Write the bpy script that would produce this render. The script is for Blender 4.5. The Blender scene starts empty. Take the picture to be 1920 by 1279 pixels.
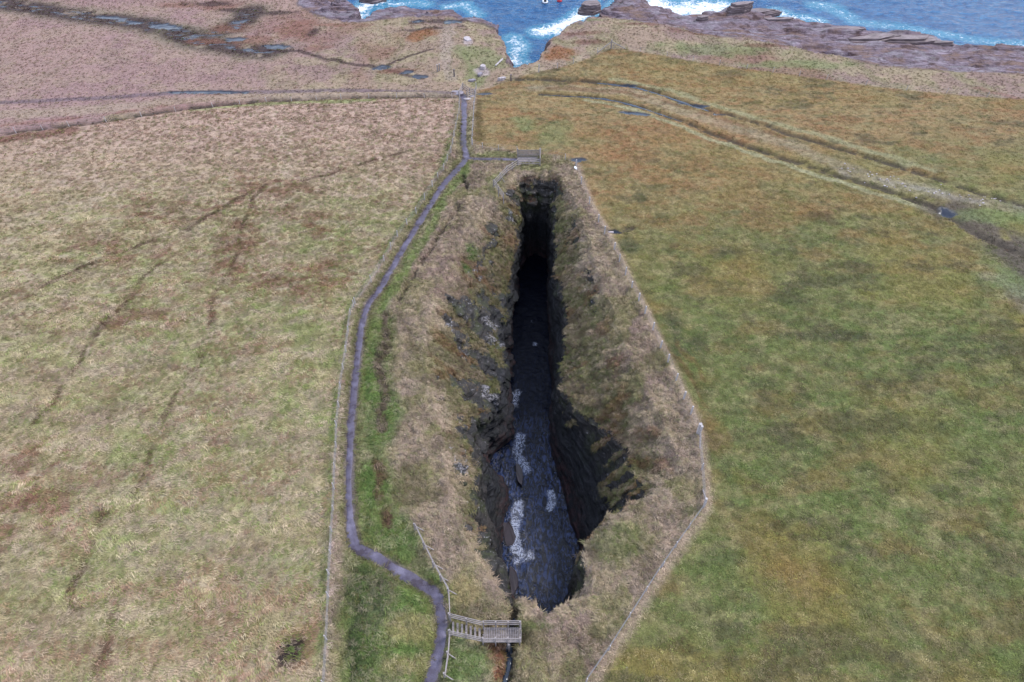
import bpy, math, random
import numpy as np
from mathutils import Vector, Matrix

# ------------------------------------------------------------------ camera, light, exposure
scene = bpy.context.scene
CAM_H, FPX, PITCH = 50.0, 1280.0, math.radians(48)
cam_d = bpy.data.cameras.new('camera'); cam = bpy.data.objects.new('camera', cam_d)
scene.collection.objects.link(cam)
cam.location = (0, 0, CAM_H); cam.rotation_euler = (math.radians(90) - PITCH, 0, 0)
cam_d.sensor_width = 36; cam_d.lens = 36 * FPX / 1920; cam_d.clip_start = 0.5; cam_d.clip_end = 9000
scene.camera = cam

SUN_EL, SUN_AZ = math.radians(50), math.radians(62)      # azimuth clockwise from +Y (seaward)
world = bpy.data.worlds.new('World'); scene.world = world; world.use_nodes = True
wn = world.node_tree.nodes; wl = world.node_tree.links
bg = wn['Background']; sky = wn.new('ShaderNodeTexSky'); sky.sky_type = 'NISHITA'
sky.sun_disc = False; sky.sun_elevation = SUN_EL; sky.sun_rotation = SUN_AZ
sky.air_density = 1.0; sky.dust_density = 0.6; sky.ozone_density = 1.0
# broken high cloud: bright grey-white patches over the blue
tcw = wn.new('ShaderNodeTexCoord'); cn_ = wn.new('ShaderNodeTexNoise'); cn_.inputs['Scale'].default_value = 2.2; cn_.inputs['Detail'].default_value = 5; wl.new(tcw.outputs['Generated'], cn_.inputs['Vector'])
cr_ = wn.new('ShaderNodeMapRange'); wl.new(cn_.outputs[0], cr_.inputs[0])
for i_, q_ in enumerate((.38, .58, .25, .85)): cr_.inputs[1 + i_].default_value = q_
mx_ = wn.new('ShaderNodeMix'); mx_.data_type = 'RGBA'; wl.new(cr_.outputs[0], mx_.inputs[0]); wl.new(sky.outputs[0], mx_.inputs[6]); mx_.inputs[7].default_value = (5.0, 5.6, 7.0, 1)
wl.new(mx_.outputs[2], bg.inputs[0]); bg.inputs[1].default_value = 0.13
sun_d = bpy.data.lights.new('sun', 'SUN'); sun_d.energy = 1.7; sun_d.angle = math.radians(18); sun_d.color = (1, 0.955, 0.92)
sun = bpy.data.objects.new('sun', sun_d); scene.collection.objects.link(sun)
sv = Vector((math.sin(SUN_AZ) * math.cos(SUN_EL), math.cos(SUN_AZ) * math.cos(SUN_EL), math.sin(SUN_EL)))
sun.rotation_euler = sv.to_track_quat('Z', 'Y').to_euler()
scene.view_settings.view_transform = 'Standard'; scene.view_settings.look = 'None'
scene.view_settings.gamma = 1; scene.view_settings.exposure = .92

SEA = -14.0
rng = np.random.default_rng(7); random.seed(7)

# ------------------------------------------------------------------ numeric helpers
def lin(r, g, b, k=0.76):
    f = lambda c: (c / 255 / 12.92) if c / 255 <= .04045 else ((c / 255 + .055) / 1.055) ** 2.4
    return np.array([f(r) * k, f(g) * k, f(b) * k])
def ss(a, b, x):
    t = np.clip((x - a) / (b - a), 0, 1); return t * t * (3 - 2 * t)
def base(y): return np.interp(y, [-50, 50, 75, 90, 105, 140, 200], [0, 0, -1.5, -2.5, -4.5, -6.5, -7])
def P(u, v, z=None):
    """surveyed point: where a sight line from the drone at 50 m meets the lie of the land (or the level z)"""
    yy = (639.5 - v) / FPX; x = (u - 960) / FPX
    dn = math.sin(PITCH) - yy * math.cos(PITCH); h = math.cos(PITCH) + yy * math.sin(PITCH)
    zz = 0.0 if z is None else z
    for _ in range(30):
        s = (CAM_H - zz) / dn
        if z is None: zz = .5 * zz + .5 * float(base(h * s))
        else: break
    return (x * s, h * s)
def PL(pts, z=None): return np.array([P(a, b, z) for a, b in pts])
def hsh(ix, iy, iz, seed):
    n = (ix.astype(np.int64) * 374761393 + iy.astype(np.int64) * 668265263 + iz * 2147483647 // 7 * 1 + np.int64(seed) * 974711) & 0xffffffff
    n = (n ^ (n >> 13)) * 1274126177 & 0xffffffff
    n = (n ^ (n >> 16)) * 2246822519 & 0xffffffff
    return ((n ^ (n >> 15)) & 0xffffff) / float(0xffffff)
def vn(x, y, seed=0):
    x = np.asarray(x, float); y = np.asarray(y, float)
    ix = np.floor(x); iy = np.floor(y); fx = x - ix; fy = y - iy
    fx = fx * fx * fx * (fx * (fx * 6 - 15) + 10); fy = fy * fy * fy * (fy * (fy * 6 - 15) + 10)
    ix = ix.astype(np.int64); iy = iy.astype(np.int64); z = np.int64(0)
    a = hsh(ix, iy, z, seed); b = hsh(ix + 1, iy, z, seed); c = hsh(ix, iy + 1, z, seed); d = hsh(ix + 1, iy + 1, z, seed)
    return (a + (b - a) * fx) * (1 - fy) + (c + (d - c) * fx) * fy
def fbm(x, y, seed=0, o=4, g=.5):
    s = 0; a = 1; t = 0
    for k in range(o):
        ca, sa = math.cos(k * 1.1), math.sin(k * 1.1)
        s = s + a * vn((x * ca - y * sa) * 2 ** k, (x * sa + y * ca) * 2 ** k, seed + 17 * k); t += a; a *= g
    return s / t
def vn3(x, y, z, seed=0):
    iz = np.floor(z); fz = z - iz; fz = fz * fz * (3 - 2 * fz); k = iz.astype(np.int64)
    def lay(kk):
        ix = np.floor(x); iy = np.floor(y); fx = x - ix; fy = y - iy
        fx = fx * fx * (3 - 2 * fx); fy = fy * fy * (3 - 2 * fy)
        ix = ix.astype(np.int64); iy = iy.astype(np.int64)
        h = lambda i, j: hsh(i + kk * 7919, j + kk * 104729, np.int64(0), seed)
        a = h(ix, iy); b = h(ix + 1, iy); c = h(ix, iy + 1); d = h(ix + 1, iy + 1)
        return (a + (b - a) * fx) * (1 - fy) + (c + (d - c) * fx) * fy
    return lay(k) * (1 - fz) + lay(k + 1) * fz
def worley(x, y, seed=0):
    ix = np.floor(x).astype(np.int64); iy = np.floor(y).astype(np.int64)
    best = np.full(np.shape(x), 9.0)
    for dx in (-1, 0, 1):
        for dy in (-1, 0, 1):
            cx = ix + dx; cy = iy + dy
            px = cx + hsh(cx, cy, np.int64(0), seed); py = cy + hsh(cx, cy, np.int64(0), seed + 5)
            best = np.minimum(best, (px - x) ** 2 + (py - y) ** 2)
    return np.sqrt(best)
def dpoly(x, y, pts, closed=False):
    """distance to a polyline and the parameter (in points) of the nearest place"""
    pts = np.asarray(pts, float); n = len(pts); d = np.full(np.shape(x), 1e9); t = np.zeros(np.shape(x))
    for i in range(n if closed else n - 1):
        a = pts[i]; b = pts[(i + 1) % n]; ab = b - a; L = (ab ** 2).sum() + 1e-12
        s = np.clip(((x - a[0]) * ab[0] + (y - a[1]) * ab[1]) / L, 0, 1)
        q = (x - a[0] - s * ab[0]) ** 2 + (y - a[1] - s * ab[1]) ** 2
        m = q < d; d = np.where(m, q, d); t = np.where(m, i + s, t)
    return np.sqrt(d), t
def inside(x, y, pts):
    pts = np.asarray(pts, float); n = len(pts); c = np.zeros(np.shape(x), bool)
    for i in range(n):
        x1, y1 = pts[i]; x2, y2 = pts[(i + 1) % n]
        if y1 == y2: continue
        m = (y1 > y) != (y2 > y); c ^= m & (x < (x2 - x1) * (y - y1) / (y2 - y1) + x1)
    return c
def sd(x, y, pts):
    d, _ = dpoly(x, y, pts, True); return np.where(inside(x, y, pts), d, -d)

# ------------------------------------------------------------------ survey of the place
LAND = np.array([(-260, -60), (-260, 185), (-95, 185), (-70, 165), (-45, 152)]
    + [P(*q) for q in [(655, 0), (667, 12), (668, 34), (676, 36), (684, 32), (700, 22), (740, 15), (800, 20), (855, 20), (865, 31), (895, 34), (928, 46), (944, 66), (952, 90), (957, 118), (963, 128), (985, 120), (1003, 112), (1012, 98), (1024, 86), (1031, 70), (1058, 54), (1090, 36), (1098, 20), (1112, 6), (1120, -12), (1135, -40)]]
    + [P(q[0], q[1] - 4, -12.6) for q in [(1190, -40), (1205, -12), (1222, 10), (1240, 20), (1275, 32), (1312, 30), (1322, 24), (1348, 26), (1358, 12), (1400, 10), (1435, 22), (1450, 40), (1510, 45), (1560, 50), (1640, 58), (1750, 66), (1805, 80), (1860, 86), (1930, 92), (2100, 112), (2400, 150)]]
    + [(260, 110), (260, -60)])
SHELF_IN = [P(*q) for q in [(1085, 55), (1110, 32), (1180, 40), (1250, 52), (1300, 64), (1400, 72), (1480, 84), (1560, 104), (1650, 122), (1720, 128), (1800, 134), (1930, 138), (2200, 165), (2500, 190)]]
SHELF = np.array(SHELF_IN + [(300, 135), (300, 220), (0, 220)] + [P(1100, -60), P(1098, 0)])
LSHELF = PL([(540, -30), (560, 8), (600, 34), (650, 44), (700, 42), (760, 34), (850, 34), (900, 50), (935, 62), (940, 40), (880, 0), (760, -20)])
FIELD_L = np.array([P(*q) for q in [(0, 256), (130, 238), (330, 210), (400, 202), (500, 192), (640, 187), (850, 186), (850, 240), (843, 290), (830, 320), (810, 350), (780, 400), (745, 445), (720, 490), (695, 530), (665, 573), (658, 590), (650, 660), (640, 730), (633, 800), (630, 880), (627, 960), (622, 1040), (618, 1120), (615, 1200), (611, 1279)]] + [(-13, -60), (-260, -60), (-260, 60), P(-700, 330)])
FENCE_R = PL([(885, 272), (905, 277), (935, 281), (970, 285), (1015, 288), (1060, 297), (1080, 312), (1090, 345), (1105, 385), (1133, 430), (1151, 467), (1161, 489), (1172, 514), (1184, 541), (1197, 564), (1208, 589), (1223, 621), (1237, 652), (1251, 681), (1266, 715), (1281, 747), (1294, 775), (1308, 815), (1312, 860), (1316, 905), (1319, 950), (1290, 992), (1240, 1063), (1180, 1157), (1140, 1220), (1100, 1279)])
TOPF = PL([(960, 147), (1010, 136), (1075, 122), (1145, 97), (1250, 108), (1400, 128), (1550, 148), (1700, 168), (1850, 182), (1930, 186), (2200, 205)])
FIELD_R = np.array(list(map(tuple, FENCE_R)) + [(3.5, -60), (260, -60), (260, 98)] + list(map(tuple, TOPF[::-1])) + [P(895, 165)])
LDYKE = PL([(0, 252), (130, 236), (200, 228), (330, 208), (400, 200), (500, 190), (640, 185), (850, 184)])
LTRACK = PL([(0, 193), (100, 188), (200, 184), (330, 176), (430, 174), (640, 170), (760, 174), (850, 178)])
PATH_PTS = [(868, 176, .9), (870, 195, .85), (870, 225, .8), (868, 255, .8), (871, 280, .9), (874, 296, 1.0), (858, 314, .9), (835, 340, .85), (810, 375, .8), (785, 415, .75), (760, 455, .75), (735, 500, .75), (708, 543, .7), (688, 572, .7), (679, 600, .65), (673, 640, .6), (669, 680, .6), (664, 720, .6), (660, 760, .62), (657, 800, .6), (655, 850, .55), (654, 900, .55), (655, 950, .5), (657, 990, .65), (661, 1017, .9), (680, 1033, .8), (710, 1048, .75), (745, 1068, .8), (780, 1090, .85), (812, 1108, .9), (822, 1128, .8), (824, 1145, .7), (830, 1170, .95), (826, 1205, .85), (819, 1240, .8), (806, 1279, .75), (790, 1330, .8)]
SPUR_PTS = [(876, 296, .6), (900, 297, .5), (930, 297, .5), (960, 298, .5), (985, 299, .8), (1012, 300, .9)]
def smooth_line(pts, zs=None, step=.5):
    q = np.array([(*P(p[0], p[1]), p[2]) for p in pts]); n = len(q); out = []
    for i in range(n - 1):
        p0, p1, p2, p3 = q[max(i - 1, 0)], q[i], q[i + 1], q[min(i + 2, n - 1)]
        m = max(2, int(np.hypot(*(p2 - p1)[:2]) / step))
        for k in range(m):
            t = k / m; out.append(.5 * (2 * p1 + (p2 - p0) * t + (2 * p0 - 5 * p1 + 4 * p2 - p3) * t * t + (3 * p1 - p0 - 3 * p2 + p3) * t ** 3))
    out.append(q[-1]); return np.array(out)
PATH = smooth_line(PATH_PTS); SPUR = smooth_line(SPUR_PTS)
DITCHES = [   # polyline, half width, depth, has water from..to
    (PL([(960, 147), (1050, 150), (1110, 153), (1180, 160), (1240, 175), (1290, 192), (1330, 205), (1365, 212), (1400, 222), (1480, 250), (1600, 285), (1700, 315), (1800, 350), (1940, 390)]), .6, .3),
    (PL([(1010, 176), (1100, 180), (1160, 188), (1220, 205), (1280, 225), (1350, 255), (1450, 290), (1560, 325), (1660, 355), (1750, 388), (1790, 412), (1840, 445), (1940, 485)]), .6, .32),
    (LDYKE, .35, .18),
    (PL([(950, 1330), (945, 1279), (954, 1245), (956, 1215), (951, 1190), (958, 1168), (967, 1146)]), .42, .8),
    (PL([(868, 328), (874, 352)]), .35, .5),
    (PL([(860, 385), (830, 430), (790, 490), (745, 562)]), .35, .38),
    (PL([(1145, 432), (1160, 432), (1185, 426)]), .5, .25),
]
POOLS = [  # px centre, half extents in metres, angle
    ((1083, 299), 1.3, .7, .1), ((906, 174), 1.5, .8, 0), ((1776, 397), 1.0, .8, -.6), ((1152, 432), 1.0, .35, 0),
    ((385, 174), 7.5, .7, 0), ((715, 128), 1.5, .9, 0), ((765, 139), 1.3, .7, .2), ((787, 148), 1.5, .7, -.3), ((850, 46), 2.0, 1.2, 0), ((782, 42), 1.3, .6, 0),
    ((440, 74), 2.0, 1.0, .2), ((520, 88), 2.6, 1.0, -.2), ((310, 50), 4, 1.4, -.25), ((200, 32), 2.5, .8, -.2), ((250, 42), 2, .7, -.2), ((450, 42), 1.6, .7, .8), ((1350, 212), 1.2, .6, 0), ((1190, 212), 2.2, .7, -.2), ((1295, 194), 2.5, .45, -.3), ((1165, 158), 3.2, .35, -.1)]
POOLS = [(P(*c), a, b, th) for c, a, b, th in POOLS]

# geo cross-section curves: X of lip, brink, foot on both sides against Y
def crv(ys, xs): return np.array(ys, float), np.array(xs, float)
Yk = dict(
 L0=crv([10, 18.6, 20.6, 22.3, 24, 26.8, 29.7, 32.9, 36.3, 40, 44, 48.4, 53.1, 58.3, 63, 66, 69.2, 73, 77], [.2, .2, -.8, -2.25, -3.8, -5, -5.6, -6.05, -7, -8, -8.65, -8.75, -8, -6.6, -5.2, -4.2, -3.0, -1.2, .6]),
 L2=crv([10, 18.6, 20.1, 21.6, 24.3, 26.7, 29.2, 34, 37.6, 40.4, 43.1, 47.5, 51.4, 55.6, 59.1, 62, 66, 71, 75, 77], [.5, .5, .3, -.6, -2.1, -2.8, -3.3, -3.9, -4.0, -3.1, -1.7, -1.0, -.8, -.5, -.1, .3, .75, .9, 1.2, 1.6]),
 L3=crv([10, 18.6, 24.4, 26.7, 29.3, 32.8, 35.8, 39.7, 42.4, 47.6, 52.4, 57.6, 65.2, 69.4, 75, 77], [.9, .9, .75, .3, -.3, -.1, .5, .3, .2, .3, .2, .1, .3, .7, 1.4, 1.8]),
 R3=crv([10, 18.6, 23.4, 25.6, 28.8, 31.6, 34.5, 37.7, 42.4, 47.6, 52.4, 56.7, 63.2, 69.4, 75, 77], [3.3, 3.3, 4.7, 5.6, 6.5, 5.9, 5.25, 4.7, 4.4, 4.2, 4.2, 4.2, 4.45, 4.75, 4.9, 4.6]),
 R2=crv([10, 18.5, 20.4, 22.5, 24.3, 25.9, 27.4, 28.3, 31, 35.3, 38.4, 40.3, 43, 48.8, 54.5, 56, 62.7, 68.8, 74, 77], [3.9, 3.9, 4.7, 5.4, 6.2, 7.4, 9.2, 10.9, 11.0, 10.2, 8.4, 6.2, 4.9, 5.0, 6.0, 5.3, 4.9, 5.1, 5.3, 5.0]),
 R0=crv([10, 18.5, 20.4, 22.5, 24.3, 25.9, 27.4, 28.6, 29.8, 35, 39.9, 48.2, 56.3, 63.8, 70, 74, 77], [4.6, 4.6, 5.4, 6.1, 6.9, 8.2, 10.4, 13.2, 14.6, 13.7, 12.0, 10.3, 9.4, 8.6, 7.8, 6.6, 5.8]))
ZL2 = crv([10, 19, 22, 26, 34, 38, 41, 46, 60, 70, 77], [-1, -1.5, -2.4, -3.2, -3.6, -4.0, -6.5, -8, -7.5, -5, -3])
ZR2 = crv([10, 19, 25, 27.6, 28.8, 31, 36, 42, 48, 56, 63, 70, 77], [-.8, -.8, -.8, -1.1, -2.0, -2.6, -3.8, -5.6, -6, -5, -6, -4, -3])
BURN_WP = None
def curves(Y):
    """knot positions for each row, gently smoothed and kept in order"""
    out = []
    for k in ('L0', 'L2', 'L3', 'R3', 'R2', 'R0'):
        ys, xs = Yk[k]
        out.append(sum(np.interp(Y + o, ys, xs) * w for o, w in ((-.5, .25), (-.2, .25), (.2, .25), (.5, .25))))
    out[0] = out[0] + .35 * (vn(Y * .8, Y * 0 + 3, 11) - .5); out[5] = out[5] + .5 * (vn(Y * .7, Y * 0 + 9, 12) - .5)
    out[1] = out[1] + .7 * (vn(Y * .6, Y * 0 + 5, 13) - .5) + .3 * (vn(Y * 1.9, Y * 0 + 5, 14) - .5)
    out[4] = out[4] + .6 * (vn(Y * .5, Y * 0 + 7, 15) - .5) + .25 * (vn(Y * 2, Y * 0 + 5, 16) - .5)
    wd = ss(42, 48, Y) * ss(74, 70, Y); nb = ss(23, 20.5, Y); out[0] = out[0] - .7 * nb; out[1] = out[1] - .6 * nb; out[4] = out[4] + .6 * nb; out[5] = out[5] + .6 * nb; out[3] = out[3] + .5 * nb
    out[1] = out[1] - .65 * wd; out[2] = out[2] - .35 * wd; out[3] = out[3] + .3 * wd; out[4] = out[4] + .6 * wd
    for i in range(1, 6): out[i] = np.maximum(out[i], out[i - 1] + .18)
    return out
def near_rim(X): return 18.75 + .45 * np.sin(X * 1.7 + .6) + .3 * vn(X * 1.5, X * 0, 31)
def far_rim(X): return 76.4 - .12 * (X - 3) ** 2 + .8 * (vn(X * 1.2, X * 0, 32) - .5)

def zones(x, y):
    """soft masks of the different covers"""
    wx = x + 1.6 * (fbm(x * .25, y * .25, 101) - .5) + .5 * (fbm(x, y, 102, 2) - .5); wy = y + 1.6 * (fbm(x * .25, y * .25, 103) - .5)
    Z = {}
    Z['fl'] = ss(-.3, .3, sd(x + .3 * (vn(x * 2, y * 2, 3) - .5), y, FIELD_L))
    Z['fr'] = ss(-.35, .35, sd(x + .4 * (vn(x * 2, y * 2, 4) - .5), y, FIELD_R))
    Z['shelf'] = ss(-.7, .7, sd(wx * .5 + x * .5, wy, SHELF) + 3 * (fbm(x * .12, y * .3, 9) - .5)); Z['lshelf'] = ss(-.5, .5, sd(wx, wy, LSHELF))
    Z['yard'] = (1 - Z['fl']) * (1 - Z['fr']) * ss(94, 90, y + 0 * x) * (x > -60)
    return Z
def carve(x, y):
    c = np.zeros_like(x); w = np.zeros_like(x)
    for pts, hw, dep in DITCHES:
        d, _ = dpoly(x + .35 * (vn(x * .9, y * .9, 21) - .5), y + .35 * (vn(x * .9, y * .9, 22) - .5), pts)
        m = ss(hw * 1.35, hw * .45, d); c = np.maximum(c, dep * m); w = np.maximum(w, m)
    return c, w
def poolmask(x, y):
    m = np.zeros_like(x)
    for (cx, cy), a, b, th in POOLS:
        near = (np.abs(x - cx) < 3 * max(a, b)) & (np.abs(y - cy) < 3 * max(a, b))
        if not near.any(): continue
        xx = x[near] - cx; yy = y[near] - cy
        u = (xx * math.cos(th) + yy * math.sin(th)) / a; v = (-xx * math.sin(th) + yy * math.cos(th)) / b
        r = np.sqrt(u * u + v * v) + .9 * (fbm(x[near] * .9, y[near] * 1.1, 77, 3) - .5)
        m[near] = np.maximum(m[near], ss(1.15, .75, r))
    return m
DPATH = {}
def ground(x, y, full=True):
    """height of the land without the geo"""
    x = np.asarray(x, float); y = np.asarray(y, float)
    z = base(y) + .5 * (fbm(x * .03, y * .03, 1) - .5) * ss(10, 60, y)
    dp, _ = dpoly(x, y, PATH[::3, :2]); dp2, _ = dpoly(x, y, SPUR[::3, :2]); dp = np.minimum(dp, dp2)
    pm = ss(1.3, .5, dp)
    Z = zones(x, y)
    rough = (.06 + .16 * Z['yard'] + .06 * (1 - Z['fr'])) * (1 - pm)
    z = z + rough * (fbm(x * 1.1, y * 1.1, 2, 3) - .5) * 1.6 + rough * .8 * (.6 - worley(x * 1.25, y * 1.25, 8)) * (Z['yard'] + .3)
    z = z - .10 * pm
    # grassy bank that carries the left fence, and the dead grass ridge of the right one
    d, _ = dpoly(x, y, FENCE_R[8:]); z = z + .22 * ss(1.0, 0, d) * (.6 + .6 * vn(x * 2, y * 2, 5)); z = z - .55 * ss(1.9, 1.2, np.hypot((x + .8) / 1.15, (y - 16.9) / .75))
    d, _ = dpoly(x, y, FIELD_L[7:26]); z = z + .28 * ss(.9, 0, d) * (.5 + .8 * vn(x * 2, y * 2, 6))
    d, _ = dpoly(x, y, LDYKE + np.array([0, 1.2])); z = z + .45 * ss(1.2, 0, d) * (.6 + .6 * fbm(x * .5, y * .5, 7))
    c, w = carve(x, y); z = z - c
    z = z - .12 * poolmask(x, y)
    # headland mound at the inlet and rising plateau edge
    z = z + 1.3 * np.exp(-((x + 10) ** 2 / 60 + (y - 118) ** 2 / 120)) + 1.0 * np.exp(-((x - 22) ** 2 / 120 + (y - 124) ** 2 / 60))
    # saddle above the tunnel
    z = z - .9 * np.exp(-((x + 5) ** 2 / 22 + (y - 106) ** 2 / 25))
    # rock shelves to the right: tilted slabs in steps down to the water
    sl = sd(x, y, LAND); ins = ss(-1, 2.5, sd(x, y, SHELF)); si = sd(x, y, SHELF)
    t = np.clip(si / (np.maximum(si, 0) + np.maximum(sl, 0.05)), 0, 1)
    tgt = z + (-12.3 - z) * np.clip(t, 0, 1) ** .85
    q = .55; stp = fbm(x * .06 + .02 * y, y * .16, 41, 4) * 3.4
    tz = tgt + stp - 1.9; tz = np.floor(tz / q) * q + q * ss(.75, 1, (tz / q) % 1) + .16 * (fbm(x * .7, y * .9, 43, 3) - .5)
    z = z + (tz - z) * ins * (Z['shelf'] * .9 + .1)
    crack = worley(x * .22 + .3 * fbm(x, y, 46, 2), y * .45, 45)
    lz = np.floor((z + .9 * fbm(x * .2, y * .35, 42)) / .45) * .45; z = z + (lz - z) * Z['lshelf'] * .8
    z = z - .5 * ss(.62, .85, crack) * Z['lshelf']
    # sea cliff
    jag = 1.6 * (fbm(x * .35, y * .35, 51, 3) - .5)
    cl = ss(-.9 - .6 * ins, .7 + .3 * ins, sl + jag)
    z = (SEA - 1.6) + (z - SEA + 1.6) * cl
    return z, dict(Z=Z, path=pm, dp=dp, ditch=w, sea=sl, cliff=cl)

# ------------------------------------------------------------------ terrain grid that follows the walls of the geo
def seq(a, b, n): return np.linspace(a, b, n, endpoint=False)
ys = np.concatenate([seq(-60, 8, 34), seq(8, 17.6, 70), seq(17.6, 20, 40), seq(20, 48, 230), seq(48, 73.5, 180), seq(73.5, 77.5, 55), seq(77.5, 100, 110), seq(100, 148, 230), seq(148, 190, 50), [190]])
K = curves(ys); K = [k.copy() for k in K]
segs = [(-260, -110, 20), (-110, -50, 120), (-50, -22, 110), (-22, 'L', 150), (0, 1, 75), (1, 2, 56), (2, 3, 18), (3, 4, 56), (4, 5, 75), ('R', 24, 130), (24, 52, 110), (52, 115, 130), (115, 260, 20)]
cols = []
for a, b, n in segs:
    t = np.linspace(0, 1, n, endpoint=False)[None, :]
    A = K[0] if False else None
    if b == 'L': A = np.full_like(ys, a); B = K[0]
    elif a == 'R': A = K[5]; B = np.full_like(ys, b)
    elif isinstance(a, int) and 0 <= a < 5 and b == a + 1: A = K[a]; B = K[b]
    else: A = np.full_like(ys, a); B = np.full_like(ys, b)
    cols.append(A[:, None] + (B - A)[:, None] * t)
cols.append(np.full((len(ys), 1), 260.0))
X = np.concatenate(cols, 1); Y = np.repeat(ys[:, None], X.shape[1], 1); NR, NC = X.shape
Z0, M = ground(X.ravel(), Y.ravel()); Z0 = Z0.reshape(NR, NC)
Zn = {k: v.reshape(NR, NC) for k, v in M['Z'].items()}
KK = [k[:, None] for k in K]
zl2 = np.interp(Y, *ZL2); zr2 = np.interp(Y, *ZR2)
FLOOR = SEA - 1.4
def side(t, z2, lipz, p):   # from lip (t=0) to brink (t=1)
    return lipz + (z2 - lipz) * (t ** p)
tl = np.clip((X - KK[0]) / (KK[1] - KK[0]), 0, 1); tl2 = np.clip((X - KK[1]) / (KK[2] - KK[1]), 0, 1)
tr = np.clip((KK[5] - X) / (KK[5] - KK[4]), 0, 1); tr2 = np.clip((KK[4] - X) / (KK[4] - KK[3]), 0, 1)
zl = side(tl, np.minimum(zl2, Z0), Z0, .95); zl = np.where(X > KK[1], zl2 + (FLOOR - zl2) * (tl2 ** .75), zl)
zr = side(tr, np.minimum(zr2, Z0), Z0, .95); zr = np.where(X < KK[4], zr2 + (FLOOR - zr2) * (tr2 ** 1.1), zr)
prof = np.where(X < (KK[2] + KK[3]) / 2, zl, zr); prof = np.where((X < KK[0]) | (X > KK[5]), Z0, prof)
en = ss(-.15, .75, Y - near_rim(X)); fr_ = far_rim(X)
ef_up = ss(0.0, 2.4, fr_ - Y)                  # scooped soil lip, then the rock face
pf = Z0 - 3.4 * ef_up; ef = ss(2.0, 3.2, fr_ - Y)
endz = np.where(fr_ - Y > 0, pf + (FLOOR - pf) * ef, Z0)
Zt = Z0 + (prof - Z0) * en
Zt = np.minimum(np.maximum(Zt, endz), Z0); Zt = np.where(Y > 78, Z0, Zt)
hole = (Z0 - Zt)                                # depth below the field
ing = ss(.15, 1.0, hole)
# steepness
def grads(Xa, Ya, Za):
    Pu = np.stack([np.gradient(Xa, axis=1), np.gradient(Ya, axis=1), np.gradient(Za, axis=1)], -1)
    Pv = np.stack([np.gradient(Xa, axis=0), np.gradient(Ya, axis=0), np.gradient(Za, axis=0)], -1)
    n = np.cross(Pu, Pv); n /= np.linalg.norm(n, axis=-1, keepdims=True) + 1e-12; return n
N = grads(X, Y, Zt)
steep = ss(.62, .40, N[..., 2])
# rock where it is steep, and in scars on the grassy slopes
n_r = fbm(Y * .45 + 9, Zt * .55 + X * .2, 61, 4)
leftside = X < (KK[2] + KK[3]) / 2
rockish = np.clip(steep * ss(.30, .50, n_r + .25 * ss(-4, -9, Zt)), 0, 1) * ing
scar = ss(.42, .60, fbm(X * .55 + 3, Y * .45, 62, 5, .6)) * ing * ss(1.0, 3, hole) * leftside * .72 * ss(70, 64, Y)
def spot(u, v, z, r):
    px, py = P(u, v, z); return ss(r, r * .45, np.hypot(X - px, Y - py) + 1.2 * r * (fbm(X * 1.2, Y * 1.2, 63, 3) - .5))
extra = np.maximum.reduce([spot(922, 445, -4, 1.3), spot(953, 405, -4, 1.0), spot(900, 600, -5, 1.8), spot(835, 610, -2.5, 1.5), spot(850, 580, -3, 1.2), spot(925, 600, -7, 1.6), spot(905, 690, -7, 2), spot(880, 760, -6, 1.6), spot(865, 830, -4.5, 1.2), spot(860, 900, -3, 1.0)]) * ing
rock = np.clip(np.maximum.reduce([rockish, scar, extra * .95]), 0, 1)
# right wall: hanging tufts over dark rock
hang = ss(.58, .66, fbm(Y * 1.1 + X * .3, Zt * .22 + 4, 64, 3)) * (~leftside) * ss(-10.5, -5, Zt) * ss(46, 40, Y)
rock = np.maximum(rock, (~leftside) * (X < KK[4] + .2 + .9 * (fbm(X * .9, Y * .9, 70, 3) - .5)) * ing * 1.0); rock = rock * (1 - .9 * hang * steep)
rock = np.maximum(rock, ss(-8.5, -11, Zt) * ing); lowl = leftside * (X > KK[1] - .25 + .5 * (fbm(X * .9, Y * .9, 69, 3) - .5)) * ing * ss(50, 46, Y); rock = np.maximum(rock, lowl)
rock = np.maximum(rock, ss(1.9, 2.3, fr_ - Y) * ing * (Y > 72) * (Y < 77))
clf = M['cliff'].reshape(NR, NC); steep_c = ss(.72, .5, N[..., 2]) * (Y > 96) * (M['sea'].reshape(NR, NC) < 4)
shore = np.maximum.reduce([Zn['shelf'], Zn['lshelf'], steep_c * ss(.25, .5, fbm(X * .4, Zt * .5, 68)), (Zt < SEA + 1.2) * 1.0 * (Y > 96)])
# displacement: tussocks on the banks, blocks and ledges on rock
tus = (.62 - worley(X * .95, Y * .95 + Zt * .5, 71)) * .8 + (.6 - worley(X * 2.6, Y * 2.6 + Zt, 72)) * .22
blk = (vn3(X * .9, Y * .7, Zt * .9, 73) - .5) * 1.3 + (vn3(X * 2.3, Y * 2, Zt * 2.4, 74) - .5) * .55
led = ((Zt * 1.15 + 1.3 * vn(X * .25, Y * .22, 75)) % 1.0); led = (ss(0, .25, led) - led) * .8
amp = ing * (tus * (1 - rock) + (blk + led) * rock * np.where(leftside, 1, .5))
fl = 1 - ss(-12.5, -14.8, Zt) * .5
D = N * (amp * fl)[..., None]
D[..., 2] *= .5
Xd = X + D[..., 0]; Yd = Y + D[..., 1]; Zd = Zt + D[..., 2]
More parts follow.
